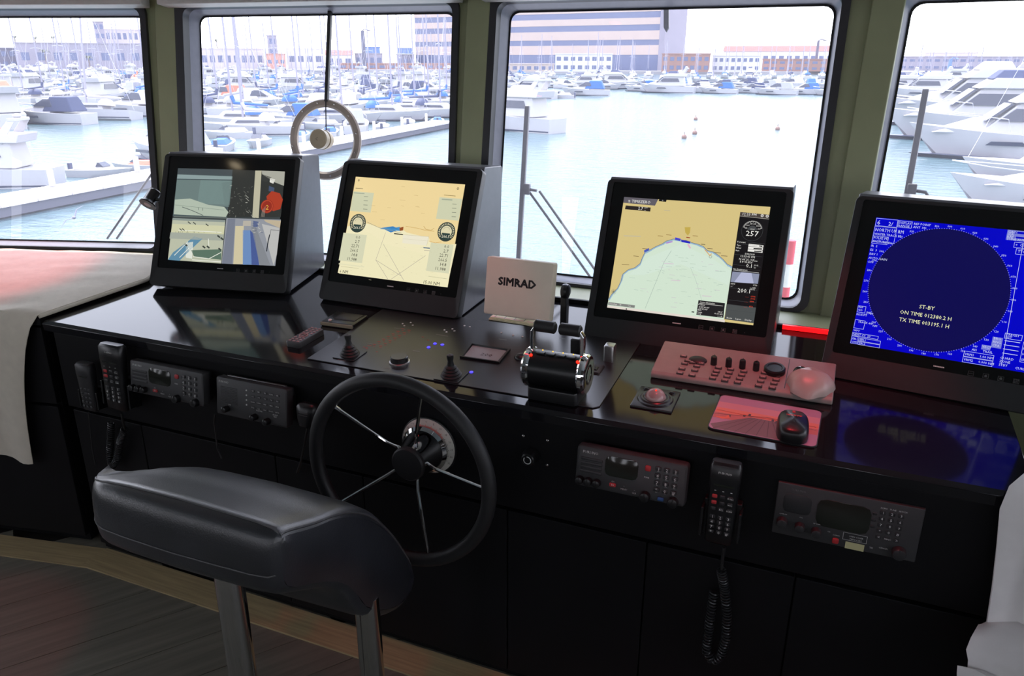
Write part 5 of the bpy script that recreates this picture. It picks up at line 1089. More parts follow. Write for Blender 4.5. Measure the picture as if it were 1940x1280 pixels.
pk.build('sunset_print', pmats, t, smooth=None)
u1, v1 = top_uv(1502, 806, 0.018); ms = on_top('computer_mouse', 'black computer mouse with red lettering on the printed pad', 'mouse', u1, v1, R(4), 0.0042)
rr = []
for i in range(8):
    f = i/7.0; ring = []
    for j in range(28):
        a = 2*PI*j/28; k = (1-f**4.5)**0.30 if f < 1 else 0.0; cx_, sy_ = math.cos(a), math.sin(a); sq = (abs(cx_)**3.2+abs(sy_)**3.2)**(-1/3.2)
        ring.append((0.031*cx_*sq*k, 0.050*sy_*sq*k-0.002*f, 0.034*f))
    rr.append(ring)
MB().loft(rr, 0).build('shell', 'black_plastic', ms, smooth=80); tl_ = bold_text('lenovo', 0, 0, 0.0080, 0, 1.0, 0.0003); tl_.build('maker_name', mat('print_scarlet', rgb(240,70,60), 0.4, var=0, emit=rgb(200,40,35), estr=0.0), ms, (0.0, 0.004, 0.0346), (0,0,0), smooth=None)
MB().lathe([(0.008,-0.003),(0.008,0.003)], 16, M=RM).build('scroll_wheel', 'print_red', ms, (0, 0.030, 0.024))
# gooseneck chart lamp left of the first monitor
lp_ = hit(286, 377, (0, 1.90, 0), (0,1,0)); t = thing('chart_lamp', 'small black chart lamp beside the camera view monitor', 'lamp', (-2.06, 1.97, 0.815))
d_ = Vector((-0.02, -0.72, -0.66)).normalized(); Q = d_.to_track_quat('Z', 'Y').to_matrix().to_4x4(); org = Vector((-2.06,1.97,0.815)); M = Matrix.Translation(lp_-org) @ Q
MB().lathe([(0.0,-0.034),(0.016,-0.034),(0.019,-0.030),(0.019,0.008),(0.021,0.012),(0.028,0.020),(0.028,0.024),(0.024,0.024)], 28, M=M).build('lamp_head', 'black_plastic', t); MB().lathe([(0.024,0.022),(0.012,0.024),(0,0.0245)], 24, M=M).build('lens', mat('lens_pink', rgb(170,140,140), 0.12, var=0.05), t)
hd = lp_-org; MB().tube([(0,0,0), (0.005,0.01,0.10), (0.004,0.012,0.20), (hd.x+0.045, hd.y+0.02, hd.z-0.03), (hd.x+0.03, hd.y+0.006, hd.z-0.002), (hd.x+0.012, hd.y+0.004, hd.z)], 0.006, 10).build('gooseneck', 'black_rubber', t); MB().lathe([(0.022,0),(0.022,0.006),(0.012,0.012),(0.008,0.014)], 20).build('base', 'black_plastic', t)
# ================================================================ outside: wipers, clear-view screen
def wpt(F, px, py, w): return hit(px, py, F.at(0,0,w), F.n)
mat('wiper_grey', rgb(120, 118, 122), 0.4, var=0.05); mat('wiper_dark', rgb(70, 66, 68), 0.4, var=0.05)
def wiper(F, bar, arms, label, block=None, w=0.085, bw=0.016):
    t = thing('window_wiper', label, 'wiper', wpt(F, *bar[1], w)); a, b = wpt(F, *bar[0], w), wpt(F, *bar[1], w); d = (b-a).normalized(); sx = d.cross(F.n).normalized()*bw/2; th = F.n*0.012
    m = MB().loft([[a-sx, a+sx, a+sx+th, a-sx+th], [b-sx, b+sx, b+sx+th, b-sx+th]]); wkid(m, 'blade', 'wiper_grey', t, smooth=None, bevel=0.002)
    for p, q in arms: wkid(MB().tube([wpt(F, *p, w+0.012), wpt(F, *q, w+0.012)], 0.0042, 8), 'arm', 'wiper_dark', t)
    if block: c = wpt(F, *block, w+0.008); wkid(MB().box(c.x-0.012, c.x+0.012, c.y-0.008, c.y+0.008, c.z-0.018, c.z+0.018), 'pivot_block', 'wiper_grey', t, smooth=None, bevel=0.003); wkid(MB().tube([c, c+F.a*0.035+Vector((0,0,-0.003))], 0.005, 8), 'link', 'wiper_dark', t)
    return t
wiper(F3, ((998,200), (980,512)), (((1004,365), (1122,530)), ((1022,362), (1128,512))), 'straight wiper bar with twin arms outside the open-water window', (998,358))
wiper(F4, ((1754,168), (1680,580)), (((1728,365), (1800,470)), ((1752,362), (1822,470))), 'straight wiper bar outside the window behind radar monitor', (1727,360))
wiper(F1, ((330,150), (326,340)), (((304,305), (203,452)), ((296,342), (221,452))), 'wiper with slanting twin arms outside the window above pink-lit cloth', None, bw=0.010)
mb = MB(); a, b = wpt(F3, 1262, 18, 0.085), wpt(F3, 1262, 52, 0.085); c = wpt(F3, 1262, 60, 0.085); sx = F3.a*0.0075; th = F3.n*0.01
t = thing('parked_wiper', 'dark pointed wiper tip hanging from the window head', 'wiper', a); wkid(mb.loft([[a-sx, a+sx, a+sx+th, a-sx+th], [b-sx, b+sx, b+sx+th, b-sx+th], [c-sx*0.1, c+sx*0.1, c+sx*0.1+th, c-sx*0.1+th]]), 'blade', 'wiper_dark', t, smooth=None)
# clear-view screen
mat('cv_ring', rgb(172, 158, 146), 0.45, var=0.05); mat('cv_hub', rgb(178, 162, 134), 0.35, var=0.06)
c = wpt(F2, 617, 265, 0.045); t = thing('clear_view_screen', 'round clear-view spinning screen ring with central motor hub', 'window screen', c)
Mf = Matrix(((F2.a.x, F2.u.x, -F2.n.x, c.x), (F2.a.y, F2.u.y, -F2.n.y, c.y), (F2.a.z, F2.u.z, -F2.n.z, c.z), (0,0,0,1)))
wkid(MB().lathe([(0.110,-0.006),(0.134,-0.006),(0.137,0.004),(0.133,0.010),(0.116,0.012),(0.109,0.006),(0.110,-0.006)], 64, M=Mf, caps=False), 'ring', 'cv_ring', t)
wkid(MB().lathe([(0.030,-0.004),(0.030,0.012),(0.034,0.014),(0.034,0.024),(0.030,0.026),(0.033,0.03),(0.033,0.052),(0.029,0.055),(0.0,0.055)], 36, M=Mf), 'motor_hub', 'cv_hub', t)
wkid(MB().text('C', -0.004, -0.005, 0.010, 0.0556, 0, 'c').xf(Mf), 'hub_badge', 'dark_grey', t, smooth=None)
for k in range(12):
    a = 2*PI*k/12+0.2; wkid(MB().lathe([(0.003,0.012),(0.003,0.0135),(0,0.014)], 8, M=Mf @ Matrix.Translation((0.125*math.cos(a), 0.125*math.sin(a), 0))), 'screw', 'steel', t)
p0, p1, p2 = wpt(F2, 624, 12, 0.04), wpt(F2, 617, 192, 0.03), wpt(F2, 618, 250, 0.03)
sx = F2.a*0.0055; th = F2.n*0.012; wkid(MB().loft([[p-sx*k, p+sx*k, p+sx*k+th, p-sx*k+th] for p, k in ((p0, 1.15), (p1, 1.0))]), 'support_bar', 'frame_dark', t, smooth=None); wkid(MB().tube([p1, p2], 0.002, 8), 'feed_rod', 'frame_dark', t)
# striped post on the fore deck
pb = hit(1499, 455, (0, 3.3, 0), (0,1,0)); t = thing('striped_post', 'red and white striped post standing outside the window', 'post', (pb.x, 3.3, -0.95)); sl = (pb.z+0.95)/18; mat('stripe_red', rgb(205,40,60), 0.5, var=0.03)
for k in range(18): MB().lathe([(0.020, k*sl), (0.020, (k+1)*sl)], 20).build('stripe', 'stripe_red' if k % 2 else 'white_paint', t)
# ship's own deck below the windows
mat('deck_grey', rgb(170, 172, 176), 0.6, var=0.06)
dk = MB(); dk.prism([(-4.5, 2.0), (4.0, 2.0), (3.5, 5.5), (0.2, 8.2), (-3.5, 5.5)], -1.05, -0.95); struct(dk.build('fore_deck', 'deck_grey', smooth=None))
# ================================================================ harbour
def water_mat():
    m = mat('water', rgb(84, 108, 116), 0.10, spec=0.5, var=0.0); nt = m.node_tree; b = nt.nodes['Principled BSDF']; b.inputs['IOR'].default_value = 1.33
    t = nt.nodes.new('ShaderNodeTexCoord'); h = None
    mp = nt.nodes.new('ShaderNodeMapping'); mp.inputs['Scale'].default_value = (1.0, 2.2, 1.0); nt.links.new(t.outputs['Object'], mp.inputs[0])
    n1 = nt.nodes.new('ShaderNodeTexNoise'); n1.inputs['Scale'].default_value = 0.55; n1.inputs['Detail'].default_value = 6; n1.inputs['Roughness'].default_value = 0.62
    nt.links.new(mp.outputs[0], n1.inputs['Vector'])
    bp = nt.nodes.new('ShaderNodeBump'); bp.inputs['Strength'].default_value = 0.55; bp.inputs['Distance'].default_value = 0.35
    nt.links.new(n1.outputs['Fac'], bp.inputs['Height']); nt.links.new(bp.outputs[0], b.inputs['Normal']); return m
water_mat()
wm = MB(); wm.add([(-900,-60,WATER_Z), (700,-60,WATER_Z), (700,900,WATER_Z), (-900,900,WATER_Z)], [(0,1,2,3)]); tag(wm.build('harbour_water', 'water', smooth=None), 'pale blue rippled harbour water', 'water', kind='stuff')
BW = mat('boat_white', rgb(168, 166, 170), 0.35, var=0.02, vscale=2); mat('boat_shadow', rgb(150, 148, 156), 0.5, var=0.03, vscale=2); mat('boat_glass', rgb(52, 56, 72), 0.12, var=0.02)
mat('canvas_blue', rgb(40, 92, 160), 0.7, var=0.06, vscale=3); mat('canvas_navy', rgb(52, 60, 92), 0.7, var=0.06, vscale=3); mat('canvas_tan', rgb(176, 128, 104), 0.7, var=0.06, vscale=3); mat('canvas_orange', rgb(196, 112, 90), 0.7, var=0.06, vscale=3); mat('canvas_grey', rgb(150, 150, 160), 0.7, var=0.05, vscale=3); mat('canvas_white', rgb(176, 172, 176), 0.7, var=0.03, vscale=3)
mat('boat_navy', rgb(70, 74, 98), 0.35, var=0.03, vscale=2); mat('boot_stripe', rgb(80, 84, 104), 0.5, var=0.03, vscale=2); mat('alloy', rgb(190, 188, 196), 0.35, metal=0.3, var=0.03); mat('mast_alloy', rgb(140, 136, 152), 0.4, var=0.03); mat('teak', rgb(190, 160, 132), 0.6, var=0.08, vscale=3)
def hull_mb(L, B, H, rake=0.10, n=12, sheer=0.30, sq=0.86, zb=-0.35, z0=None):
    rings = []
    for i in range(n+1):
        f = i/n; half = B/2*((sq+(1-sq)*math.sin(min(1, f/0.45)*PI/2)) if f < 0.45 else max(0.02, 1-((f-0.45)/0.55)**2.3)); zs = H*(0.86+sheer*f*f); xw = -L/2+L*(1-rake)*f; xd = -L/2+L*f
        wl = half*(0.90-0.30*f**3); xm = xw+(xd-xw)*0.55
        rings.append([(xd, half, zs), (xm, half*0.97-(half-wl)*0.35, zs*0.5), (xw, wl, 0.0), (xw, wl*0.6, zb), (xw, -wl*0.6, zb), (xw, -wl, 0.0), (xm, -half*0.97+(half-wl)*0.35, zs*0.5), (xd, -half, zs)])
    return MB().loft(rings)
def house(x0, x1, z0, z1, w, fs, as_, tp=0.85):      # deckhouse: raked front and back, sides leaning in
    a, b = w/2, w/2*tp
    return MB().add([(x0,-a,z0),(x1,-a*0.9,z0),(x1,a*0.9,z0),(x0,a,z0),(x0+as_,-b,z1),(x1-fs,-b*0.9,z1),(x1-fs,b*0.9,z1),(x0+as_,b,z1)], [(0,3,2,1),(4,5,6,7),(0,1,5,4),(1,2,6,5),(2,3,7,6),(3,0,4,7)])
def side_pane(x0, x1, z0, z1, w0, w1, k0, k1, s):     # one long side window lying on a leaning side
    y0, y1 = s*w0, s*w1; e = s*0.03
    return MB().add([(x0,y0+e,z0),(x1,y0+e,z0),(x1-k1,y1+e,z1),(x0+k0,y1+e,z1),(x0,y0-e,z0),(x1,y0-e,z0),(x1-k1,y1-e,z1),(x0+k0,y1-e,z1)], [(0,1,2,3),(7,6,5,4),(0,4,5,1),(1,5,6,2),(2,6,7,3),(3,7,4,0)])
def P_(root, name, mb, m, **k): return mb.build(name, m, root, **k)
_PN = [0]
def proto_root(name): o = bpy.data.objects.new(name, None); COL.objects.link(o); return o
def sailboat(L, cover, hullm='boat_white', name='sailing_yacht'):
    r = proto_root(name); B, H, MH = L*0.30, L*0.105, L*1.28; P_(r, 'hull', hull_mb(L, B, H, 0.12), hullm)
    P_(r, 'waterline_stripe', hull_mb(L*0.985, B*0.985, H*0.20, 0.06, 10, 0.05), 'boot_stripe')
    P_(r, 'coachroof', house(-L*0.18, L*0.22, H*0.85, H*1.55, B*0.55, L*0.09, L*0.02), 'boat_white', bevel=0.05)
    for s in (-1, 1): P_(r, 'cabin_window', side_pane(-L*0.12, L*0.12, H*1.12, H*1.34, B*0.262, B*0.25, 0.1, 0.3, s), 'boat_glass')
    P_(r, 'mast', MB().tube([(L*0.06,0,H), (L*0.055,0,H+MH)], L*0.0115, 8, r1=L*0.0085), 'mast_alloy')
    P_(r, 'spreader', MB().tube([(L*0.055,-B*0.28,H+MH*0.55), (L*0.058,0,H+MH*0.56), (L*0.055,B*0.28,H+MH*0.55)], L*0.003, 6), 'alloy')
    P_(r, 'boom', MB().tube([(L*0.05,0,H*2.1), (-L*0.34,0,H*2.05)], L*0.007, 8), 'alloy')
    P_(r, 'sail_cover', MB().tube([(L*0.055,0,H*2.9), (L*0.03,0,H*2.3), (-L*0.10,0,H*2.22), (-L*0.33,0,H*2.12)], L*0.020, 8, r1=L*0.011), cover)
    P_(r, 'stay', MB().tube([(L*0.47,0,H*1.15), (L*0.055,0,H+MH*0.985), (-L*0.48,0,H*0.95)], L*0.0016, 5), 'alloy')
    P_(r, 'spray_hood', MB().sphere((-L*0.17,0,H*1.3), L*0.10, 12, 6, sc=(0.8,1.1,0.8), v0=0), cover)
    return r
def sport(L, canopy, hullm='boat_white', name='motor_cruiser'):
    r = proto_root(name); B, H = L*0.31, L*0.135; P_(r, 'hull', hull_mb(L, B, H, 0.16, sheer=0.34), hullm); P_(r, 'waterline_stripe', hull_mb(L*0.97, B*0.985, H*0.18, 0.10, 10, 0.05), 'boot_stripe')
    P_(r, 'foredeck', house(-L*0.10, L*0.36, H*0.9, H*1.42, B*0.72, L*0.26, L*0.0, 0.7), 'boat_white', bevel=0.06)
    P_(r, 'windscreen', house(-L*0.14, L*0.13, H*1.38, H*1.95, B*0.70, L*0.14, L*0.03, 0.78), 'boat_glass', bevel=0.04)
    P_(r, 'canopy', house(-L*0.40, L*0.0, H*1.0, H*2.15, B*0.78, L*0.10, L*0.07, 0.72), canopy, bevel=0.12)
    for s in (-1, 1): P_(r, 'side_port', side_pane(L*0.02, L*0.20, H*0.52, H*0.68, B*0.475, B*0.482, 0.1, 0.1, s), 'boat_glass')
    P_(r, 'pulpit_rail', MB().tube([(L*0.12, B*0.42, H*1.02), (L*0.13, B*0.41, H*1.42), (L*0.35, B*0.27, H*1.52), (L*0.50, 0, H*1.62), (L*0.35, -B*0.27, H*1.52), (L*0.13, -B*0.41, H*1.42), (L*0.12, -B*0.42, H*1.02)], L*0.0025, 5), 'alloy')
    return r
def flybridge(L, canvas, hullm='boat_white', name='motor_yacht'):
    r = proto_root(name); B, H = L*0.28, L*0.135; P_(r, 'hull', hull_mb(L, B, H, 0.17, 14, sheer=0.40), hullm); P_(r, 'waterline_stripe', hull_mb(L*0.97, B*0.985, H*0.16, 0.12, 10, 0.05), 'boot_stripe')
    P_(r, 'foredeck', house(-L*0.05, L*0.40, H*0.95, H*1.48, B*0.66, L*0.20, 0.0, 0.72), 'boat_white', bevel=0.08)
    P_(r, 'saloon', house(-L*0.32, L*0.20, H*0.9, H*2.10, B*0.80, L*0.17, L*0.02, 0.82), 'boat_white', bevel=0.10)
    for s in (-1, 1):
        P_(r, 'saloon_window', side_pane(-L*0.24, L*0.12, H*1.42, H*1.86, B*0.375, B*0.345, L*0.03, L*0.07, s), 'boat_glass')
        P_(r, 'hull_window', side_pane(-L*0.02, L*0.16, H*0.58, H*0.72, B*0.487, B*0.49, 0.3, 0.3, s), 'boat_glass')
        P_(r, 'arch_leg', MB().loft([[(-L*0.26,s*B*0.36,H*2.0),(-L*0.18,s*B*0.36,H*2.0),(-L*0.18,s*B*0.33,H*2.0),(-L*0.26,s*B*0.33,H*2.0)], [(-L*0.36,s*B*0.30,H*3.05),(-L*0.31,s*B*0.30,H*3.05),(-L*0.31,s*B*0.27,H*3.05),(-L*0.36,s*B*0.27,H*3.05)]]), 'boat_white', bevel=0.03)
    P_(r, 'windscreen', MB().add([(L*0.155,-B*0.33,H*1.40),(L*0.155,B*0.33,H*1.40),(L*0.055,B*0.285,H*2.02),(L*0.055,-B*0.285,H*2.02),(L*0.175,-B*0.33,H*1.40),(L*0.175,B*0.33,H*1.40),(L*0.075,B*0.285,H*2.02),(L*0.075,-B*0.285,H*2.02)], [(3,2,1,0),(4,5,6,7),(0,1,5,4),(1,2,6,5),(2,3,7,6),(3,0,4,7)]), 'boat_glass')
    P_(r, 'flybridge_coaming', house(-L*0.36, L*0.06, H*2.05, H*2.45, B*0.84, L*0.08, -L*0.02, 0.95), 'boat_white', bevel=0.08)
    P_(r, 'arch_top', MB().box(-L*0.36, -L*0.31, -B*0.31, B*0.31, H*3.0, H*3.14), 'boat_white', bevel=0.04); P_(r, 'radar_dome', MB().sphere((-L*0.33,0,H*3.22), L*0.026, 12, 6, sc=(1,1,0.6)), 'boat_white')
    P_(r, 'flybridge_cover', house(-L*0.20, L*0.0, H*2.4, H*2.75, B*0.6, L*0.05, L*0.03, 0.7), canvas, bevel=0.08)
    P_(r, 'bow_rail', MB().tube([(L*0.06, B*0.46, H*1.06), (L*0.08, B*0.45, H*1.50), (L*0.34, B*0.30, H*1.66), (L*0.52, 0, H*1.80), (L*0.34, -B*0.30, H*1.66), (L*0.08, -B*0.45, H*1.50), (L*0.06, -B*0.46, H*1.06)], L*0.0022, 5), 'alloy')
    return r
def launch(L, canvas, name='small_launch'):
    r = proto_root(name); B, H = L*0.36, L*0.12; P_(r, 'hull', hull_mb(L, B, H, 0.14, 10), 'boat_white'); P_(r, 'cockpit_cover', house(-L*0.38, L*0.18, H*0.88, H*1.5, B*0.78, L*0.16, L*0.06, 0.6), canvas, bevel=0.06)
    P_(r, 'windscreen', house(-L*0.02, L*0.10, H*1.3, H*1.8, B*0.6, L*0.08, L*0.02, 0.8), 'boat_glass'); P_(r, 'outboard_motor', MB().box(-L*0.54, -L*0.49, -L*0.03, L*0.03, H*0.2, H*1.6), 'boat_navy', bevel=0.05); return r
PROTO = {}
def proto(kind, var):
    k = (kind, var)
    if k not in PROTO:
        cv = 'canvas_'+var
        PROTO[k] = {'sail': lambda: sailboat(11.0, cv), 'sport': lambda: sport(9.5, cv), 'fly': lambda: flybridge(13.0, cv), 'launch': lambda: launch(6.0, cv)}[kind]()
        return PROTO[k], True
    return PROTO[k], False
WORD = {'sail': ('sailing yacht', 'sail cover', 'sailboat'), 'sport': ('motor cruiser', 'canopy', 'motorboat'), 'fly': ('motor yacht', 'bridge cover', 'motor yacht'), 'launch': ('small launch', 'cockpit cover', 'motorboat')}
DIM = {'sail': (11.0, 3.4), 'sport': (9.5, 3.0), 'fly': (13.0, 3.7), 'launch': (6.0, 2.2)}
OCC = []
def obb(x, y, h, l, w):
    c_, s_ = math.cos(h), math.sin(h); return ((x, y), (c_, s_), (-s_, c_), l/2, w/2)
def clash(A, Bx):
    dx, dy = Bx[0][0]-A[0][0], Bx[0][1]-A[0][1]
    for ax in (A[1], A[2], Bx[1], Bx[2]):
        r = sum(hw*abs(u_[0]*ax[0]+u_[1]*ax[1]) for o_ in (A, Bx) for u_, hw in ((o_[1], o_[3]), (o_[2], o_[4])))
        if abs(dx*ax[0]+dy*ax[1]) > r: return False
    return True
def free(kind, x, y, h, sc):
    b = obb(x, y, h, DIM[kind][0]*sc, DIM[kind][1]*sc)
    if any(clash(b, o_) for o_ in OCC): return False
    OCC.append(b); return True
def place(kind, var, px, py, heading, where, scale=1.0, label=None, roll=0.0, check=False):
    if check:
        if not free(kind, *sea(px, py), R(heading), scale): return None
    else: free(kind, *sea(px, py), R(heading), scale)
    src, first = proto(kind, var); o = src if first else copy_tree(src)
    x, y = sea(px, py); o.location = (x, y, WATER_Z); o.rotation_euler = (roll, 0, R(heading)); o.scale = (scale,)*3
    where = whereat(where, px); w = WORD[kind]; tag(o, label or ('white %s with %s %s %s' % (w[0], var, w[1], where)), w[2])
    if label is None: o['group'] = '%s, %s, %s' % (w[0], var, where)
    elif 'group' in o: del o['group']
    return o
LAND = {'port': ((95, 'before the lone palm'), (150, 'before the long grey block'), (215, 'below the slim tower'), (999, 'below the stepped apartments')),
 'mid': ((440, 'below the pale hall'), (502, 'below the hall end'), (545, 'before the rust shed'), (614, 'before the white hall'), (670, 'before the pitched roof shed'), (735, 'below the first blue container'), (790, 'below the second blue container'), (999, 'before the office block')),
 'far': ((1050, 'before the boat store'), (1165, 'before the club house'), (1260, 'below the office stair tower'), (1348, 'before the brown terrace'), (1442, 'before the pale terrace'), (1530, 'before the red roof'), (1999, 'below the quay lamp mast')),
 'star': ((1740, 'at the breakwater end'), (1800, 'left of the blue column'), (1860, 'right of the blue column'), (2999, 'below the long breakwater hall'))}
def whereat(w, px):
    if isinstance(w, str): return w
    for lim, ph in LAND[w[0]]:
        if px < lim: return ph+', '+w[1]
    return w[1]
random.seed(21)
HEAD = 22.68
def row(x0, y0, x1, y1, n, kinds, heads, where, sc=(0.9, 1.1), jy=0.0, jx=5):
    hd = random.choice(heads)
    for i in range(n):
        f = (i+0.5)/n
        for tr in range(14):
            k, v = random.choice(kinds); h = (hd if random.random() < 0.7 else random.choice(heads))+random.uniform(-5, 5)
            if place(k, v, x0+(x1-x0)*f+random.uniform(-jx, jx)*(1+tr*0.4), y0+(y1-y0)*f+random.uniform(-jy, jy)*(1+tr*0.15), h, where, random.uniform(*sc), check=True): break
FARK = [('sail','white'), ('sail','blue'), ('sail','grey'), ('sail','white'), ('sail','navy'), ('sail','grey'), ('launch','white'), ('launch','navy'), ('sport','white'), ('sport','grey'), ('fly','white'), ('fly','navy'), ('sport','navy')]
SAILK = [('sail','white'), ('sail','blue'), ('sail','grey'), ('sail','navy'), ('sport','white')]
MOTK = [('sport','white'), ('fly','white'), ('sport','navy'), ('fly','navy'), ('sport','blue'), ('sport','grey'), ('fly','grey')]
# pier
mat('pier', rgb(205, 198, 200), 0.7, var=0.05, vscale=0.8); mat('pier_dark', rgb(92, 92, 104), 0.7, var=0.05)
a, b = Vector((*sea(-160, 450), 0)), Vector((*sea(864, 241), 0)); d = (b-a); L = d.length; d.normalize(); nrm = Vector((-d.y, d.x, 0))
OCC.append(obb((a.x+b.x)/2+nrm.x*1.3, (a.y+b.y)/2+nrm.y*1.3, math.atan2(d.y, d.x), L, 3.4))
t = thing('floating_pier', 'pale floating pier with moored boats along it', 'pier', (a.x, a.y, WATER_Z), (0,0,math.atan2(d.y, d.x)))
MB().box(0, L, 0, 2.6, 0.10, 0.55).build('pontoon', 'pier_dark', t); npl = 30
for k in range(npl): MB().box(L*k/npl+0.03, L*(k+1)/npl-0.03, -0.1, 2.7, 0.55, 0.70).build('deck_slab', 'pier', t, smooth=None)
for k in range(10): MB().box(L*(k+0.5)/10-0.12, L*(k+0.5)/10+0.12, 2.1, 2.35, 0.70, 1.6).build('service_pillar', 'boat_white', t, bevel=0.04)
# the near and named boats first
place('fly', 'orange', -40, 352, 205, '', 0.70, 'white motor yacht with orange canvas moored to the near pier'); place('sport', 'grey', 322, 305, 168, '', 1.0, 'grey canopied cruiser with its bow towards the pier'); place('launch', 'white', 195, 334, 15, '', 0.7, 'small white launch tied beside the near pier'); place('launch', 'orange', 262, 322, 200, '', 0.6, 'tiny launch with orange cover at the pier')
place('fly', 'tan', 10, 238, 150, '', 1.0, 'white motor yacht with tan bridge cover behind the pier'); place('sport', 'navy', 98, 234, 190, '', 1.1, 'white cruiser with navy canopy across from the near pier'); place('sail', 'white', 176, 226, 196, '', 1.05, 'white sailing yacht with leaning mast across from the near pier', R(9)); place('sport', 'white', 262, 220, 192, '', 1.2, 'long white cruiser with pale canopy across from the near pier'); place('launch', 'blue', 130, 204, 170, '', 1.1, 'white launch under a bright blue cover behind the moored cruisers'); place('sail', 'orange', 262, 160, 120, '', 1.1, 'sailing yacht with orange sail cover near the quay blocks')
place('sport', 'orange', 425, 196, 195, '', 1.1, 'white cruiser with bright orange canopy among sailing yachts')
place('sail', 'blue', 455, 243, 190, '', 1.0, 'sailing yacht with blue sail cover left of the round screen'); place('sail', 'blue', 735, 228, 12, '', 1.0, 'sailing yacht with long blue sail cover right of round screen'); place('sail', 'navy', 826, 222, 8, '', 1.0, 'sailing yacht with navy sail cover furthest along near pier'); place('sport', 'blue', 550, 238, 190, '', 0.9, 'white cruiser with blue canopy beside the round screen'); place('sail', 'white', 640, 234, 15, '', 1.0, 'sailing yacht with white sail cover behind the round screen')
place('sport', 'blue', 1108, 181, 190, '', 1.1, 'white cruiser with blue canopy lying clear across open water'); place('launch', 'white', 1060, 186, 185, '', 1.0, 'white launch beside the blue canopied cruiser'); place('fly', 'white', 1000, 186, 175, '', 0.9, 'white motor yacht at the end of far pier')
place('fly', 'white', 970, 246, 162, '', 0.95, 'big white motor yacht showing its stern at the pier end')
row(400, 286, 850, 229, 9, [('sport','white'), ('launch','white'), ('sport','grey'), ('launch','blue'), ('sail','grey')], (118, -62), 'berthed stern-to along the near pier', (0.7, 0.9), 1, 4); row(400, 262, 860, 214, 9, [('sport','white'), ('launch','grey'), ('sail','white'), ('sail','grey')], (118, 200), 'anchored just behind the pier row', (0.75, 0.95), 3)
# port side moorings seen through the first and second window
A1, A2 = 'in the moorings below the grey quay blocks', 'in the middle moorings before the grey quay blocks'
row(-20, 143, 310, 144, 14, FARK, (110, -70), ('port','hindmost rank'), jy=1); row(-20, 149, 310, 151, 14, FARK, (110, -70), ('port','second rank'), jy=1); row(-20, 157, 310, 160, 13, FARK, (110, -70), ('port','third rank'), jy=2)
row(-20, 168, 310, 171, 12, FARK, (110, -70), ('port','fourth rank'), jy=2); row(-10, 180, 310, 182, 10, FARK, (20, 110), ('port','fifth rank'), jy=2); row(-10, 194, 300, 195, 8, FARK, (20, 110), ('port','sixth rank'), jy=3)
B1, B2 = 'in the moorings below the brown quay sheds', 'in the middle moorings before the brown sheds'
row(360, 143, 890, 144, 20, FARK, (100, -80), ('mid','hindmost rank'), jy=1); row(360, 149, 890, 150, 20, FARK, (100, -80), ('mid','second rank'), jy=1); row(360, 157, 890, 158, 18, FARK, (100, -80), ('mid','third rank'), jy=1.5)
row(360, 168, 890, 169, 15, FARK, (100, -80), ('mid','fourth rank'), jy=2); row(365, 180, 880, 181, 13, FARK, (100, 10), ('mid','fifth rank'), jy=2); row(460, 196, 870, 196, 9, SAILK, (100, 195), ('mid','sixth rank'), jy=3); row(380, 212, 860, 211, 9, SAILK, (100, 15), ('mid','seventh rank'), jy=3)
# across the open water
C1_ = 'in the far moorings below the office block'
row(945, 144, 1600, 144, 22, SAILK, (95, -85), ('far','hindmost rank'), jy=1); row(945, 149, 1600, 149, 22, SAILK, (95, -85), ('far','second rank'), jy=1); row(945, 156, 1600, 156, 20, FARK, (95, -85), ('far','third rank'), jy=1); row(955, 165, 1190, 167, 7, MOTK, (5, 185), ('far','fourth rank'), (0.8, 1.0), jy=2)
row(1170, 166, 1600, 168, 10, MOTK, (178, 100), ('far','second front rank'), (0.75, 1.0), 1); row(1185, 174, 1600, 180, 8, MOTK, (178, 190), ('far','front rank by open water'), (0.85, 1.05), 1.5)
# starboard side
D1_ = 'in the moorings below the long breakwater'
row(1600, 144, 1990, 144, 16, SAILK, (95, -85), ('star','hindmost rank'), jy=1); row(1600, 150, 1990, 151, 16, FARK, (95, -85), ('star','second rank'), jy=1); row(1610, 156, 1990, 157, 13, FARK, (95, 180), ('star','third rank'), jy=1.5)
def big_yacht(kind, var, bow, heading, L, label):        # placed by its bow
    base = {'fly': 13.0, 'sport': 9.5, 'sail': 11.0}[kind]; src, first = proto(kind, var); o = src if first else copy_tree(src); sc = L/base; x, y = sea(*bow); h = R(heading)
    OCC.append(obb(x-math.cos(h)*L*0.40, y-math.sin(h)*L*0.40, h, L, L*0.29))
    o.location = (x-math.cos(h)*L*0.40, y-math.sin(h)*L*0.40, WATER_Z); o.rotation_euler = (0,0,h); o.scale = (sc,)*3; tag(o, label, WORD[kind][2])
    if 'group' in o: del o['group']
big_yacht('fly', 'navy', (1700,262), 184, 17.0, 'long white motor yacht with dark windows behind wiper bar'); big_yacht('fly', 'grey', (1752,296), 182, 15.0, 'white motor yacht with grey cover moored before the longest yacht'); big_yacht('sail', 'navy', (1852,338), 184, 11.0, 'sailing yacht with navy cover between two motor yachts'); big_yacht('sport', 'white', (1832,392), 178, 10.5, 'white cruiser with bow rail nearest the ship, right window'); big_yacht('fly', 'white', (1690,236), 186, 19.0, 'tallest white motor yacht with radar arch in the right window')
row(1620, 168, 1990, 170, 9, MOTK, (180, 100), ('star','rank behind big yachts'), jy=2); row(1660, 186, 2000, 190, 6, MOTK, (180, 172), ('star','behind biggest yachts'), (0.9, 1.1), 3)
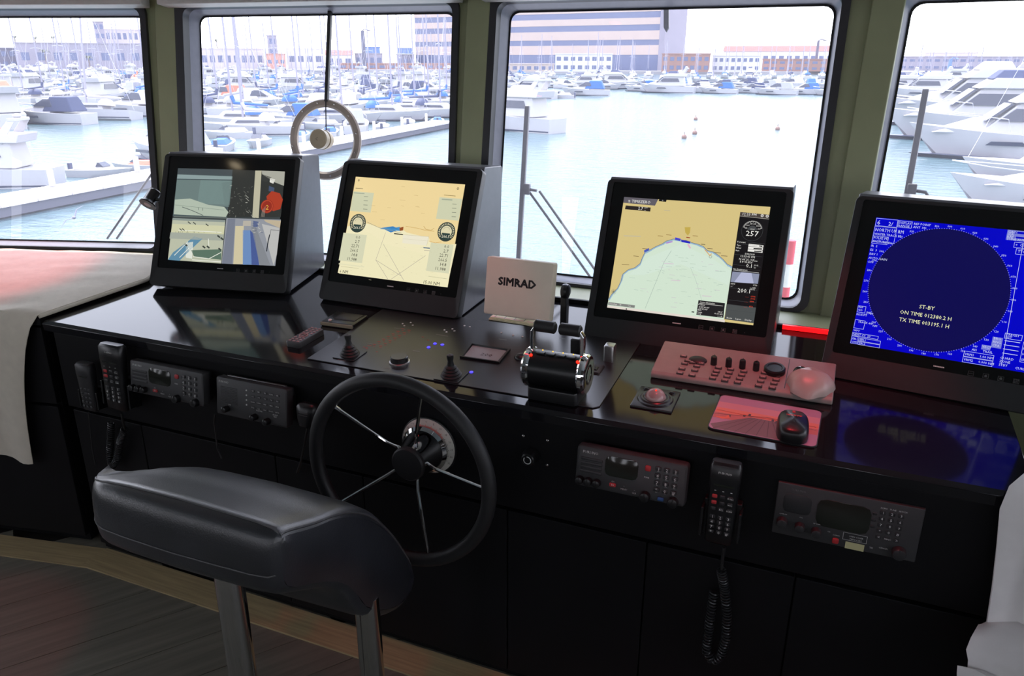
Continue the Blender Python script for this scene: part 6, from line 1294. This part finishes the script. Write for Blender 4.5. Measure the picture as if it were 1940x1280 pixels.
# mooring buoys and a gull
mat('buoy', rgb(120, 90, 80), 0.5, var=0.05)
for px, py in ((1318,227), (1296,262), (1316,254), (1473,246)):
    x, y = sea(px, py); t = thing('mooring_buoy', 'small dark mooring buoy floating on open water', 'buoy', (x, y, WATER_Z), group='mooring buoys'); MB().sphere((0,0,0.12), 0.26, 12, 8).build('float', 'buoy', t); MB().tube([(0,0,0.3), (0,0,0.62)], 0.04, 6).build('pick_up_stick', 'buoy', t)
gp = hit(140, 412, (0, 17, 0), (0,1,0)); t = thing('seagull', 'grey gull gliding low over the water outside the left window', 'bird', gp, (R(38), R(-10), R(-25))); mat('gull', rgb(105,105,122), 0.7, var=0.05)
t.scale = (0.85,)*3
MB().sphere((0,0,0), 0.08, 12, 8, sc=(2.3,0.8,0.75)).build('body', 'gull', t)
for s in (-1, 1):
    MB().loft([[(0.10,s*0.05,0.0),(-0.10,s*0.05,0.0),(-0.10,s*0.05,0.02),(0.10,s*0.05,0.02)], [(0.14,s*0.28,0.13),(-0.03,s*0.28,0.13),(-0.03,s*0.28,0.145),(0.14,s*0.28,0.145)], [(0.0,s*0.58,0.06),(-0.04,s*0.58,0.06),(-0.04,s*0.58,0.066),(0.0,s*0.58,0.066)]]).build('wing', 'gull', t)
MB().add([(-0.18,-0.03,0),(-0.18,0.03,0),(-0.34,0.08,0),(-0.34,-0.08,0),(-0.18,-0.03,0.012),(-0.18,0.03,0.012),(-0.34,0.08,0.012),(-0.34,-0.08,0.012)], [(0,1,2,3),(7,6,5,4),(0,4,5,1),(1,5,6,2),(2,6,7,3),(3,7,4,0)]).build('tail', 'gull', t)
# ---------------------------------------------------------------- quay, buildings, trees
mat('quay', rgb(150, 146, 150), 0.8, var=0.05, vscale=0.3)
def far_pt(px, D):                       # a ground point at a given distance in the direction of a column of the survey
    d = ray(px, 115); h = Vector((d.x, d.y, 0)).normalized(); return EYE.x+h.x*D, EYE.y+h.y*D
QZ = WATER_Z+1.6
pts = [far_pt(px, D) for px, D in ((-700,420), (0,510), (330,520), (900,500), (1270,455), (1600,500), (1950,560), (2700,620))]; back = [(p[0]*1.9, p[1]*1.9) for p in pts]
mb = MB(); mb.prism((pts+back[::-1])[::-1], WATER_Z-0.5, QZ); struct(mb.build('quay_ground', 'quay', smooth=None))
def zat(px, py, D):                      # height seen at a row of the survey, at a distance
    d = ray(px, py); return EYE.z + d.z/math.hypot(d.x, d.y)*D
PALE = mat('b_pale', rgb(172, 164, 168), 0.8, var=0.04, vscale=0.2); mat('b_grey', rgb(132, 128, 140), 0.8, var=0.04, vscale=0.2); mat('b_beige', rgb(170, 154, 146), 0.8, var=0.03, vscale=0.2); mat('b_brown', rgb(140, 106, 96), 0.8, var=0.04, vscale=0.2); mat('b_white', rgb(190, 186, 190), 0.8, var=0.02, vscale=0.2); mat('b_glass', rgb(84, 92, 122), 0.25, var=0.05, vscale=0.3); mat('b_blue', rgb(92, 118, 164), 0.7, var=0.03); mat('b_orange', rgb(172, 128, 116), 0.8, var=0.03); mat('b_roof', rgb(128, 82, 78), 0.8, var=0.05, vscale=0.3); mat('b_dark', rgb(96, 94, 110), 0.8, var=0.04, vscale=0.2)  # distant haze is put into these pale, greyed building colours
def building(name, label, px0, px1, ytop, D, m='b_grey', depth=16, rows=0, cols=0, roof=None, ybot=None, cat='building', wm_='b_glass', wh=0.5, ww=0.6, D1=None, band=False):
    a, b = Vector((*far_pt(px0, D), 0)), Vector((*far_pt(px1, D1 or D), 0)); d = b-a; W_ = d.length; zt = zat((px0+px1)/2, ytop, (D+(D1 or D))/2); H_ = zt-QZ; z0 = 0.0 if ybot is None else max(0, zat((px0+px1)/2, ybot, D)-QZ)
    t = thing(name, label, cat, (a.x, a.y, QZ), (0,0,math.atan2(d.y, d.x)))
    MB().box(0, W_, 0, depth, z0, H_).build('wall', m, t, smooth=None)
    if roof: MB().prism([(-0.6, H_), (depth+0.6, H_), (depth/2, H_+roof)], -0.6, W_+0.6, 'x').build('roof', 'b_roof', t, smooth=None)
    else: MB().box(-0.3, W_+0.3, -0.3, depth+0.3, H_, H_+0.5).build('parapet', m, t, smooth=None)
    if rows:
        fh = (H_-z0)/rows
        if band:
            for r in range(rows): MB().box(0.5, W_-0.5, -0.12, 0.1, z0+fh*(r+0.25), z0+fh*(r+0.25+wh)).build('window_band', wm_, t, smooth=None)
        else:
            cw = W_/cols; me = MB().box(-cw*ww/2, cw*ww/2, -0.10, 0.1, -fh*wh/2, fh*wh/2).mesh('window', wm_, None)
            for r in range(rows):
                for c_ in range(cols): obj('window', me, t, (cw*(c_+0.5), 0, z0+fh*(r+0.5)))
    return t
building('quay_block', 'long low grey quay block with flat roof', 34, 300, 83, 536, 'b_grey', 25, 1, 9, wh=0.3, ww=0.5)
building('tower_block', 'slim pale tower block above the grey quay block', 188, 207, 42, 634, 'b_grey', 14, 5, 2)
building('terraced_block', 'long stepped apartment block behind slim tower', 207, 300, 57, 658, 'b_pale', 14, 3, 9)
building('quay_house', 'small dark quay house at the left end', -30, 33, 92, 549, 'b_dark', 14, 2, 4)
building('market_hall', 'long pale hall with a row of small windows', 380, 500, 93, 549, 'b_pale', 25, 1, 8, wh=0.35, ww=0.6)
building('rust_shed', 'shed with rust orange front among pale halls', 505, 541, 103, 536, 'b_orange', 18, 1, 3, wh=0.25)
building('chimney_block', 'narrow grey tower behind the rust shed', 510, 528, 68, 634, 'b_grey', 8, 3, 1)
building('white_hall', 'plain white hall beside the rust shed', 545, 612, 93, 549, 'b_white', 22, 1, 4, wh=0.3)
building('gable_shed', 'white shed with pitched roof behind the round screen', 618, 668, 104, 536, 'b_white', 16, 1, 3, roof=3.0)
building('blue_container', 'blue container stacked on the quay', 694, 721, 90, 555, 'b_blue', 6, ybot=100.5, cat='container'); building('container_store', 'grey store under the blue container', 673, 725, 102, 549, 'b_grey', 12, 1, 4)
building('blue_container', 'blue container beside the office block', 755, 783, 92, 550, 'b_blue', 6, ybot=102, cat='container'); building('office_annex', 'grey annex below the second blue container', 752, 785, 104, 548, 'b_dark', 12, 1, 3)
building('quay_shed', 'low brown quay shed with open front', 640, 860, 121, 511, 'b_brown', 9, 1, 12, wh=0.45, ww=0.55)
# office block with bands of glass
a, b = Vector((*far_pt(788, 562), 0)), Vector((*far_pt(1256, 482), 0)); d = b-a; W_ = d.length
t = thing('office_block', 'large office block with beige bands and blue glass strips', 'building', (a.x, a.y, QZ), (0,0,math.atan2(d.y, d.x)))
zs = [zat(1100, y, 512)-QZ for y in (140, 104, 87, 77, 61, 50, 38, 27, 14, 4)]
MB().box(0.3, W_-0.3, 0.3, 40, 0, zs[-1]).build('core', 'b_dark', t, smooth=None)
for k in range(9):
    z0_, z1_ = zs[k], zs[k+1]
    MB().box(0, W_, -0.2 if k % 2 else 0.0, 40, z0_, z1_).build('spandrel_band' if k % 2 else 'glass_band', 'b_beige' if k % 2 else 'b_glass', t, smooth=None)
for k in range(18): MB().box(W_*k/18, W_*k/18+0.8, -0.3, 0.3, 0, zs[0]).build('column', 'b_pale', t, smooth=None)
MB().box(W_-3, W_+0.2, -0.4, 40.2, 0, zs[-1]).build('stair_tower', 'b_grey', t, smooth=None)
building('club_house', 'white club house with terrace before the office block', 1052, 1160, 103, 429, 'b_white', 12, 2, 8, wh=0.45); building('boat_store', 'pale boat store at the foot of office block', 955, 1050, 122, 429, 'b_beige', 12, 1, 7, wh=0.5)
building('terrace_house', 'brown terraced house right of the office block', 1254, 1345, 103, 433, 'b_brown', 14, 2, 7, wh=0.45); building('terrace_house', 'pale terraced house with brown neighbour on each side', 1350, 1440, 106, 441, 'b_white', 14, 2, 8, wh=0.45); building('harbour_store', 'brown harbour store before the red roofed hall', 1445, 1600, 113, 488, 'b_brown', 14, 2, 10, wh=0.4); building('red_roof_hall', 'long hall with red roof behind terraced houses', 1370, 1610, 97, 573, 'b_white', 20, 1, 16, roof=3.5, wh=0.5)
building('breakwater_hall', 'long low grey hall along the breakwater', 1690, 2100, 108, 573, 'b_grey', 30, 2, 24, wh=0.35); building('hill_house', 'pale block behind the breakwater hall', 1750, 1850, 100, 756, 'b_pale', 20, 1, 7)
mat('hill', rgb(138, 136, 140), 0.9, var=0.08, vscale=0.05)
def hill(label, pts, D, name='hill'):
    mb = MB(); rings = []
    for px, py in pts:
        x, y = far_pt(px, D); x2, y2 = far_pt(px, D*1.35); zt = zat(px, py, D); rings.append([(x, y, QZ-1), ((x+x2)/2, (y+y2)/2, zt), (x2, y2, QZ-1)])
    return tag(struct(mb.loft(rings, closed=False, caps=(True, True)).build(name, 'hill')), label)
hill('low hazy hill', [(1230,112), (1270,90), (1290,86), (1340,88), (1400,92), (1480,95), (1560,96), (1640,100)], 700); hill('low hazy hill', [(-60,95), (0,80), (20,83), (60,92), (120,84), (180,88), (300,80), (400,90), (470,85), (560,96), (640,100)], 760)
# palms and lamp posts
mat('palm_leaf', rgb(92, 96, 84), 0.8, var=0.1, vscale=1); mat('palm_trunk', rgb(110, 98, 96), 0.8, var=0.1, vscale=1)
def palm(px, ytop, D, label):
    x, y = far_pt(px, D); H_ = zat(px, ytop, D)-QZ; t = thing('palm_tree', label, 'tree', (x, y, QZ)); ht = max(3.0, H_-2.0); MB().tube([(0,0,0), (0.2,0,ht*0.5), (0.1,0,ht)], 0.38, 8, r1=0.28).build('trunk', 'palm_trunk', t)
    lf = MB()
    for k in range(9):
        q = []
        for i in range(5):
            f = i/4; q.append((3.4*f, 0.0, 1.7*math.sin(f*2.2)-1.6*f*f, 0.55*math.sin(PI*min(1, f+0.12))+0.05))
        vs = []
        for (u_, _, z_, w_) in q: vs += [(u_, -w_, z_-0.25*w_), (u_, 0, z_), (u_, w_, z_-0.25*w_), (u_, 0, z_-0.08)]
        fs = [(i*4+j, i*4+(j+1) % 4, (i+1)*4+(j+1) % 4, (i+1)*4+j) for i in range(4) for j in range(4)]
        if k == 0: me = MB().add(vs, fs).mesh('frond', 'palm_leaf')
        obj('frond', me, t, (0.1, 0, ht), (0, R(-18 if k % 2 else 4), 2*PI*k/9))
for px, yt, D, l in ((87,92,530,'palm tree standing before the long grey quay block'), (36,66,600,'palm tree topping the skyline near the grey quay block'), (74,68,600,'second palm topping the skyline near the quay block'), (108,67,600,'palm at the ridge left of the slim tower'), (414,73,610,'palm behind the long pale hall'), (168,104,528,'short palm at the right end of quay block')): palm(px, yt, D, l)
def lamp_mast(px, ytop, D, label, m='b_dark', r=0.45):
    x, y = far_pt(px, D); H_ = zat(px, ytop, D)-QZ; t = thing('lamp_mast', label, 'lamp post', (x, y, QZ), (0,0,R(HEAD))); MB().tube([(0,0,0), (0,0,H_)], r*1.3, 10, r1=r).build('post', m, t); MB().tube([(0,0,H_), (1.2,0,H_+0.8), (3.2,0,H_+0.5)], 0.28, 6).build('arm', m, t); MB().sphere((3.6,0,H_+0.2), 0.9, 10, 6, sc=(1.3,0.8,0.4)).build('lamp_head', m, t)
lamp_mast(690, 58, 502, 'tall dark mast with lamp head right of round screen', r=1.1); lamp_mast(1546, 77, 505, 'tall lamp mast on the quay before the red roofed hall', r=0.7); lamp_mast(1801, 112, 545, 'blue column standing among the breakwater moorings', 'b_blue', 0.9)
# ================================================================ lamps in the wheelhouse
mat('lamp_ring', rgb(200, 186, 160), 0.4, var=0.03); mat('lamp_red', rgb(255,30,40), 0.3, var=0, emit=(1.0, 0.03, 0.05), estr=6.0); mat('lamp_dark', (0.02,0.02,0.02), 0.3, var=0)
def downlight(x, y, tx, ty, tz, power, cone, label, red=True, blend=0.5):
    t = thing('ceiling_lamp', label, 'ceiling lamp', (x, y, CEIL), (R(180),0,0))
    MB().lathe([(0.030,0.001),(0.045,0.001),(0.046,0.006),(0.040,0.012),(0.030,0.010)], 28, caps=False).build('trim_ring', 'lamp_ring', t); MB().lathe([(0.030,0.004),(0.0,0.006)], 20).build('lens', 'lamp_red' if red else 'lamp_dark', t)
    if power:
        ld = bpy.data.lights.new('lamp_light', 'SPOT'); ld.energy = power; ld.color = (1.0, 0.05, 0.07) if red else (1,0.9,0.75); ld.spot_size = R(cone); ld.spot_blend = blend; ld.shadow_soft_size = 0.03
        lo = bpy.data.objects.new('lamp_light', ld); COL.objects.link(lo); lo.location = (x, y, CEIL-0.03); lo.rotation_euler = (Vector((tx,ty,tz))-Vector((x,y,CEIL-0.03))).to_track_quat('-Z', 'Y').to_euler()
    return t
downlight(-2.60, 1.70, -2.70, 1.66, 0.8, 30, 46, 'red ceiling lamp above the pale cloth')
downlight(-0.10, 1.40, -0.08, 1.66, 0.8, 26, 44, 'red ceiling lamp above the keyboard')
downlight(-0.98, 1.45, -0.98, 1.66, 0.8, 8, 40, 'red ceiling lamp above the control plate')
downlight(-1.75, 0.30, -2.02, 0.92, 0.0, 20, 20, 'red ceiling lamp above the floor boards', True, 0.35)
lt5 = downlight(-2.331, 0.880, 0, 0, 0, 0, 40, 'warm ring lamp in the ceiling behind the stool', False)
mat('lamp_warm', (0.8, 0.7, 0.5), 0.4, var=0, emit=(1.0, 0.82, 0.55), estr=9.0)
lt5.children[0].data.materials[0] = MATS['lamp_warm']
